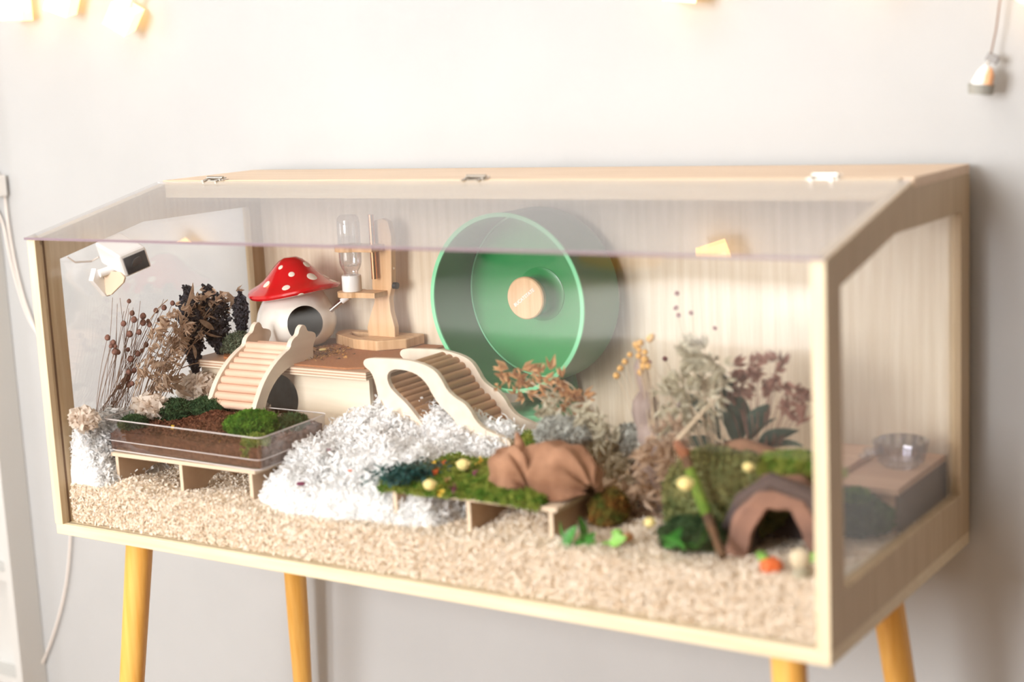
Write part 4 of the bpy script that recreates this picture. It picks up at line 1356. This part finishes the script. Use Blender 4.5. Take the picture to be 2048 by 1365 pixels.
# dark ground cover behind the wheel foot
moss('moss_clump', 'dark brown dry moss on the ground behind the ramp end', (.70, .30, .118), (.060, .040, .024), 6000, pbr('moss_brown', (92, 74, 54), .9, (60, 50, 38), scale=90), 17)
moss('moss_clump', 'small green moss tuft at the ramp end', (.668, .262, .135), (.016, .014, .016), 2200, M['moss_yellow'], 18)

# broad leaves, grey green
lf = thing('leafy_plant', 'grey green broad leaves behind the mossy mound at right', 'plant', (1.02, .30, gz(1.02, .3)))
MEb = leaf_mesh('leaf', M['leaf_grey'], .075, .034)
rr = random.Random(21)
for px, py, dx, dz in ((1460, 900, -.5, .7), (1475, 890, .1, 1), (1490, 900, .5, .8), (1500, 910, .9, .5), (1450, 905, -.9, .3), (1480, 870, -.2, .9), (1520, 900, .7, .6), (1440, 880, -.4, .9), (1500, 880, .4, .9), (1460, 860, 0, 1), (1530, 915, 1, .1)):
    inst('leaf', MEb, lf, at(px, py, 'y', .28), (dx, -.15, dz), rr.uniform(.8, 1.1), rr.uniform(-.6, .6))
st = MB()
for px, py in ((1460, 900), (1480, 880), (1500, 900), (1450, 890), (1520, 905)):
    st.tube(bez(Vector((1.0, .29, gz(1.0, .29))), at(px, py, 'y', .28), Vector((0, 0, .01)), 5), .0012, 6)
st.build('stems', M['leaf_grey'], lf)

# mossy mound, brown log, cave, stick
moss('moss_mound', 'large olive green mossy mound left of the clay cave', (1.005, .155, .118), (.070, .050, .062), 12000, leafy('moss_olive', (158, 158, 104), (112, 124, 80), 60, .35), 31, L=(.004, .010), W_=(.001, .003), basemat=pbr('moss_olive_base', (124, 130, 84), .9))
moss('moss_clump', 'dark green moss at the foot of the mossy mound', (1.000, .085, .096), (.040, .030, .020), 5000, M['moss_dark'], 32, clipy=.016)
moss('moss_clump', 'green moss spilling over the top of the clay cave', (1.095, .165, .166), (.050, .030, .018), 6000, M['moss_yellow'], 33)
lg = MB().tube([(.93, .26, .135), (.99, .245, .150), (1.05, .25, .140)], [.022, .026, .020], 18)
tag(lg.build('log', M['bark'], None, smooth=True), 'brown log lying behind the olive mossy mound', 'log')

cvx = thing('clay_cave', 'rough clay cave with dark arched mouth behind the right front corner', 'cave', (1.10, .11, .07))
cc = Vector((1.105, .085, .070))
na, nd = 40, 10
vs = []; fs = []
prof_d = [(0, 1.0), (.004, 1.06), (.012, 1.10), (.04, 1.12), (.08, 1.0), (.115, .7), (.125, .25), (.126, .02)]
def carch(a, k, thick):
    rx_ = .056 * (1 + .06 * math.sin(a * 5 + 1) + .04 * math.sin(a * 11)) * k + thick
    rz_ = .094 * (1 + .04 * math.sin(a * 7)) * k + thick
    return rx_ * math.cos(a), rz_ * math.sin(a)
for (d_, k) in prof_d:
    for i in range(na + 1):
        a = math.pi * i / na
        x_, z_ = carch(a, k, 0)
        vs.append(cc + Vector((x_, d_, z_ - .002)))
for p in range(len(prof_d) - 1):
    for i in range(na):
        a = p * (na + 1) + i
        fs.append((a, a + 1, a + na + 2, a + na + 1))
# inner tunnel
k0 = len(vs)
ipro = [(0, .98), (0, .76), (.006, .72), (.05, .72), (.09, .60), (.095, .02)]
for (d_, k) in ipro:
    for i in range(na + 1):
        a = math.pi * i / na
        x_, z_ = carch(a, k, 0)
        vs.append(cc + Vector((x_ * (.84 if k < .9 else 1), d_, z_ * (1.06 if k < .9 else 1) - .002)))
outer_n = len(prof_d)
for p in range(1):
    for i in range(na):
        fs.append((i + 1, i, k0 + i, k0 + i + 1))
fs2 = []
for p in range(len(ipro) - 1):
    for i in range(na):
        a = k0 + p * (na + 1) + i
        (fs if p < 2 else fs2).append((a, a + 1, a + na + 2, a + na + 1))
Rz = Matrix.Rotation(math.radians(14), 3, 'Z')
vs = [Rz @ (v_ - cc) + cc for v_ in vs]
MB().add(vs, fs).build('shell', M['terracotta'], cvx, smooth=True)
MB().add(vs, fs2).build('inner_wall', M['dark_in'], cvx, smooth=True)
o = MB().tube([cc + Vector((-.068, .012, .035)), cc + Vector((-.045, .006, .075)), cc + Vector((-.008, .006, .100)), cc + Vector((.035, .01, .088)), cc + Vector((.058, .012, .050))], [.008, .010, .011, .010, .007], 12).build('root', pbr('dark_root', (84, 72, 70), .9), None, smooth=True)
tag(o, 'dark twisted root lying over the cave mouth', 'root')

stk = thing('mossy_stick', 'leaning twig with brown tip and green mossy middle', 'stick', at(1443, 1112, 'y', .035))
pts = [(1352, 885, .105), (1368, 905, .10), (1385, 955, .092), (1402, 1000, .08), (1418, 1040, .065), (1432, 1080, .05), (1446, 1115, .036)]
pp = [at(a, b, 'y', c) for a, b, c in pts]
MB().tube(pp, [.004, .0065, .0052, .0058, .0062, .0045, .0055], 12).build('twig', M['branch'], stk, smooth=True)
MB().tube([pp[2].lerp(pp[1], .3), pp[3], pp[3].lerp(pp[4], .8)], [.0068, .0075, .0066], 12).build('moss_sleeve', pbr('stick_moss', (104, 132, 40), .9, (84, 112, 34), scale=200), stk, smooth=True)
MB().tube([pp[0], pp[1], pp[1].lerp(pp[2], .3)], [.005, .008, .0055], 12).build('bark_knot', pbr('stick_knot', (136, 84, 56), .85), stk, smooth=True)
MB().tube([pp[0], at(1400, 830, 'y', .13), at(1440, 790, 'y', .15)], [.0035, .002, .0008], 8).build('side_twig', M['stem_pale'], stk, smooth=True)

# little toys near the cave
pk = thing('toy_pumpkin', 'small orange pumpkin with lime green stalk at the cave mouth', 'pumpkin', at(1542, 1148, 'y', .028))
pc = at(1542, 1132, 'y', .034)
for k in range(7):
    a = 2 * math.pi * k / 7
    pass
mb = MB()
NN, NV = 42, 14
vs = []; fs = []
for j in range(NV + 1):
    ph = math.pi * j / NV
    for i in range(NN):
        th = 2 * math.pi * i / NN
        r = .0135 * (1 - .12 * abs(math.cos(th * 3.5))) * math.sin(ph)
        vs.append(pc + Vector((r * math.cos(th), r * math.sin(th), .0095 * math.cos(ph) * (1 - .2 * (math.sin(ph) < .3)))))
for j in range(NV):
    for i in range(NN):
        fs.append((j * NN + i, j * NN + (i + 1) % NN, (j + 1) * NN + (i + 1) % NN, (j + 1) * NN + i))
mb.add(vs, fs).build('body', M['orange'], pk, smooth=True)
sp_ = at(1522, 1108, 'y', .034)
MB().tube([pc + Vector((-.004, 0, .007)), sp_ - Vector((0, 0, .004)), sp_ + Vector((0, 0, .001))], [.003, .005, .0055], 12).build('stalk', M['lime'], pk, smooth=True)
o = ball('cotton_ball', pbr('cotton', (222, 206, 176), .9), at(1600, 1118, 'y', .035), .0115, (1, 1, 1), None, 5, .05); tag(o, 'beige fluffy ball between the toy pumpkin and the right post', 'ball')
o = ball('bedding_flower', M['oat_pale'], at(1604, 1150, 'y', .026), .011, (1, 1, .7), None, 6, .06); tag(o, 'pale lump of shavings against the glass near the right post', 'shaving lump')

# leaves lying near the right table
def leaves(label, spots, mk, base, name='leaf_sprig', L=.03, W_=.015):
    t = thing(name, label, 'leaves', base)
    me_ = leaf_mesh('leaf', M[mk], L, W_)
    for i, (p, d) in enumerate(spots):
        inst('leaf', me_, t, p, d, 1, i)
    return t
leaves('bright green leaves at the right front leg of the moss table', [(at(1122, 1092, 'y', .035), (.9, .1, .1)), (at(1130, 1098, 'y', .03), (.3, .1, .9)), (at(1150, 1092, 'y', .035), (.9, 0, .5)), (at(1165, 1085, 'y', .035), (.1, 0, 1)), (at(1140, 1090, 'y', .04), (-.5, 0, .6))], 'leaf_green', at(1140, 1100, 'y', .035))
leaves('pale green leaves on the chips beside the moss table', [(at(1200, 1090, 'y', .045), (.9, .1, .2)), (at(1220, 1090, 'y', .045), (.6, 0, .4)), (at(1190, 1092, 'y', .045), (-.5, 0, .3))], 'lime', at(1200, 1095, 'y', .045), L=.022)
leaves('jade green leaves in front of the mossy mound', [(at(1350, 1090, 'y', .05), (.9, 0, .2)), (at(1370, 1100, 'y', .045), (-.6, 0, .4)), (at(1330, 1095, 'y', .05), (.5, 0, .5)), (at(1385, 1100, 'y', .045), (.4, 0, .4))], 'leaf_green', at(1355, 1100, 'y', .045))
for i, (px, py, mk, lab) in enumerate(((1235, 1068, 'lime', 'small green yellow bud beside the driftwood foot'), (1255, 1075, 'oat_gold', 'tan dried bud on the chips left of the mossy mound'), (1300, 1045, 'cream', 'cream bud between the moss table and the mossy mound'))):
    o = ball('dried_bud', M[mk], at(px, py, 'y', .06), .007, (1, 1, .8), None, i, .08); tag(o, lab, 'bud')
moss('moss_clump', 'brown and amber moss on the right side of the moss table', (.862, .13, .098), (.018, .03, .026), 4000, pbr('moss_amber', (150, 96, 40), .9, (96, 110, 40), scale=60), 41)

# ------------------------------------------------------------------ wooden box and glass dish at the right back
hb = thing('wooden_box', 'pinkish wooden box hide with notched lid in the right back corner', 'box', (1.11, .37, .055))
bx0, bx1, by0, by1, bz = 1.035, 1.176, .285, .462, .122
MB().box((bx0, by0, .055), (bx1 - .006, by0 + .008, bz - .010)).build('front_board', M['pinkwood'], hb)
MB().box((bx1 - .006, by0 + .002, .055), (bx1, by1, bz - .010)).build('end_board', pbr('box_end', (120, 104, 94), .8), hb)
MB().box((bx0, by0 + .0085, .055), (bx0 + .008, by1, bz - .010)).build('end_board', M['pinkwood'], hb)
MB().box((bx0 + .0085, by1 - .008, .055), (bx1 - .0065, by1, bz - .010)).build('back_board', M['pinkwood'], hb)
lidh = circ(1.085, .0, .005, 0)
MB().prism([(bx0 - .005, by0 - .006, bz - .0098), (bx1, by0 - .006, bz - .0098), (bx1, by1, bz - .0098), (bx0 - .005, by1, bz - .0098)], (0, 0, .0098),
           [[(1.090 + .006 * math.cos(a), .330 + .006 * math.sin(a), bz - .0098) for a in [i * math.pi / 8 for i in range(16)]]]).build('lid', M['pinkwood'], hb, bevel=.0015)
MB().prism([(bx0 + .005, by0 + .01, bz + .0003), (bx0 + .06, by0 + .03, bz + .0003), (bx0 + .062, by1 - .02, bz + .0003), (bx0 + .005, by1 - .02, bz + .0003)], (0, 0, .008)).build('raised_panel', M['pinkwood'], hb, bevel=.0015)
gd = thing('glass_dish', 'faceted crystal glass dish standing on the wooden box', 'dish', (1.146, .385, bz))
prof = [(.001, bz + .0004), (.022, bz + .0004), (.026, bz + .006), (.029, bz + .020), (.031, bz + .034), (.028, bz + .036), (.026, bz + .020), (.022, bz + .008), (.001, bz + .006)]
MB().lathe(prof, (1.143, .385, 0), 14).build('bowl', M['crystal'], gd)
for k in range(14):
    a = 2 * math.pi * k / 14
    MB().tube([(1.143 + .0275 * math.cos(a), .385 + .0275 * math.sin(a), bz + .006), (1.143 + .0325 * math.cos(a), .385 + .0325 * math.sin(a), bz + .034)], [.002, .004], 6).build('facet', M['crystal'], gd)
for k, (dx, dy_, s) in enumerate(((-.036, -.006, .009), (-.045, .008, .008), (-.035, .016, .009), (-.042, -.018, .007))):
    o = ball('glass_pebble', M['crystal'], (1.143 + dx, .385 + dy_, bz + s * .6 + .009), s, (1, 1, .6), None, k)
    tag(o, ('clear glass pebble touching the crystal dish on its left', 'clear glass pebble farthest left of the crystal dish', 'clear glass pebble behind the others left of the crystal dish', 'smallest clear glass pebble, nearest the front edge of the wooden box')[k], 'pebble', 'glass pebbles by the crystal dish')

moss('leafy_bush', 'dark green bushy moss in front of the wooden box, right side', (1.120, .245, .090), (.055, .030, .030), 9000, M['moss_dark'], 51, L=(.004, .012), W_=(.001, .004))
moss('moss_clump', 'small light green moss tuft on the bush before the wooden box', (1.140, .235, .120), (.014, .012, .008), 1500, M['moss'], 52)
o = ball('dried_bud', M['lime'], (1.150, .085, .088), .010, (1, 1, .8), None, 9, .06); tag(o, 'pale green bud on the chips seen through the right side pane', 'bud')

# ------------------------------------------------------------------ fairy lights, cables, hanging ornament
strg = MB()
lights = [((-.548, 22), (30, 16), 0), ((0, 0), (125, 0), 25), ((0, 0), (247, 33), 38), ((0, 0), (1362, -30), 8), ((0, 0), (2085, -25), 20), ((0, 0), (820, -150), 15), ((0, 0), (560, -60 - 60), 10), ((0, 0), (1740, -90), 30)]
labs = ['leftmost glowing cube fairy light with a round cut-out, cut by the left edge', 'glowing cube fairy light between the two others at top left', 'brightest tilted cube fairy light, third from the left at the top', 'glowing cube fairy light peeking in at the top edge right of the middle', 'glowing cube fairy light beyond the top right corner', None, None, 'glowing cube fairy light above the frame near the right']
tops = []
for i, (_, (px, py), rot) in enumerate(lights):
    if labs[i] is None: continue
    c = at(px, py, 'y', .462)
    t = thing('fairy_light', labs[i], 'fairy light', c, 'cube fairy lights on the wall')
    R = Matrix.Rotation(math.radians(rot), 3, 'Y') @ Matrix.Rotation(math.radians(25), 3, 'Z')
    s = .0225
    MB().box((-s, -s, -s), (s, s, s), R, (0, 0, 0)).v
    mb = MB().box((-s, -s, -s), (s, s, s))
    mb.v = [R @ p + c for p in mb.v]
    sh = mb.build('shade', M['glow'], t, bevel=.001)
    tp = c + R @ Vector((0, 0, s))
    MB().tube([tp, tp + R @ Vector((0, 0, .018))], [.006, .004], 10).build('socket', M['white_matte'], t)
    if i == 0:
        f0 = c + R @ Vector((s + .0003, 0, .004))
        mb = MB().tube([f0, f0 + R @ Vector((.001, 0, 0))], .012, 24)
        mb.build('round_window', M['bulb'], t)
    tops.append(tp + R @ Vector((0, 0, .018)))
tops.sort(key=lambda p: p.x)
tops = [Vector((-.61, .493, 1.1))] + tops + [Vector((1.7, .49, .95))]
for a, b in zip(tops, tops[1:]):
    m_ = a.lerp(b, .5) + Vector((0, .01, .05 if (b - a).length > .2 else .015))
    strg.tube([a, a.lerp(m_, .5) + Vector((0, .006, .02)), m_, m_.lerp(b, .5) + Vector((0, .006, .02)), b], .0012, 6)
tag(strg.build('light_string', M['cable'], None), 'thin white cord linking the fairy lights along the wall', 'cord')

def cable(pts, r, label, yy=.494):
    P_ = [at(a, b, 'y', yy) for a, b in pts]
    for _ in range(2):
        Q_ = [P_[0]]
        for i in range(len(P_) - 1):
            Q_ += [P_[i] * .75 + P_[i + 1] * .25, P_[i] * .25 + P_[i + 1] * .75]
        P_ = Q_ + [P_[-1]]
    return tag(MB().tube(P_, r, 8).build('cable', M['cable'], None, smooth=True), label, 'cable')
cable([(-30, 330), (5, 350), (18, 470), (40, 575), (62, 640), (90, 700), (120, 860), (142, 1000), (141, 1090), (132, 1180), (108, 1270), (84, 1330), (60, 1400)], .0022, 'thin white cable hanging left of the cage and below it')
cable([(-30, 400), (4, 430), (22, 530), (50, 625), (72, 665), (120, 720)], .0022, 'second white cable strand beside the left cage post, lower one')
pl_ = at(-2, 372, 'y', .482)
o = MB().box(pl_ - Vector((.018, .012, .02)), pl_ + Vector((.008, .012, .02))).build('plug_adapter', M['white_gloss'], None, bevel=.002); tag(o, 'white plug adapter on the wall at the left edge above the cables', 'plug')

# ornament hanging at the upper right
on = thing('hanging_ornament', 'small cone ornament with grey base hanging on a cord at upper right', 'ornament', at(1965, 186, 'y', .47))
P0 = at(2008, -60, 'y', .48); P1 = at(1992, 60, 'y', .48); P2 = at(1981, 112, 'y', .48)
MB().tube([P0, P1, P2], .0012, 6).build('cord', M['stem'], on)
cl = at(1985, 117, 'y', .475)
MB().box(cl - Vector((.007, .004, .005)), cl + Vector((.007, .004, .005)), Matrix.Rotation(.5, 3, 'Y')).build('clip', pbr('clip_grey', (112, 104, 98), .4), on)
tp = at(1974, 130, 'y', .47); bt = at(1963, 170, 'y', .47)
MB().tube([at(1981, 117, 'y', .473), tp], .0012, 6).build('wire', M['steel'], on)
MB().tube([tp, tp.lerp(bt, .4), bt], [.0035, .0095, .0135], 20).build('cone', M['white_gloss'], on, smooth=True)
MB().tube([tp + Vector((.006, -.004, -.004)), tp.lerp(bt, .5) + Vector((.009, -.007, 0)), bt + Vector((.010, -.008, 0))], [.002, .0055, .006], 12).build('wooden_side', pbr('copper_wood', (214, 160, 118), .5), on, smooth=True)
MB().tube([bt + Vector((0, 0, .001)), at(1961, 188, 'y', .47)], [.0165, .0150], 20).build('base', pbr('grey_base', (150, 148, 140), .6), on, smooth=True)
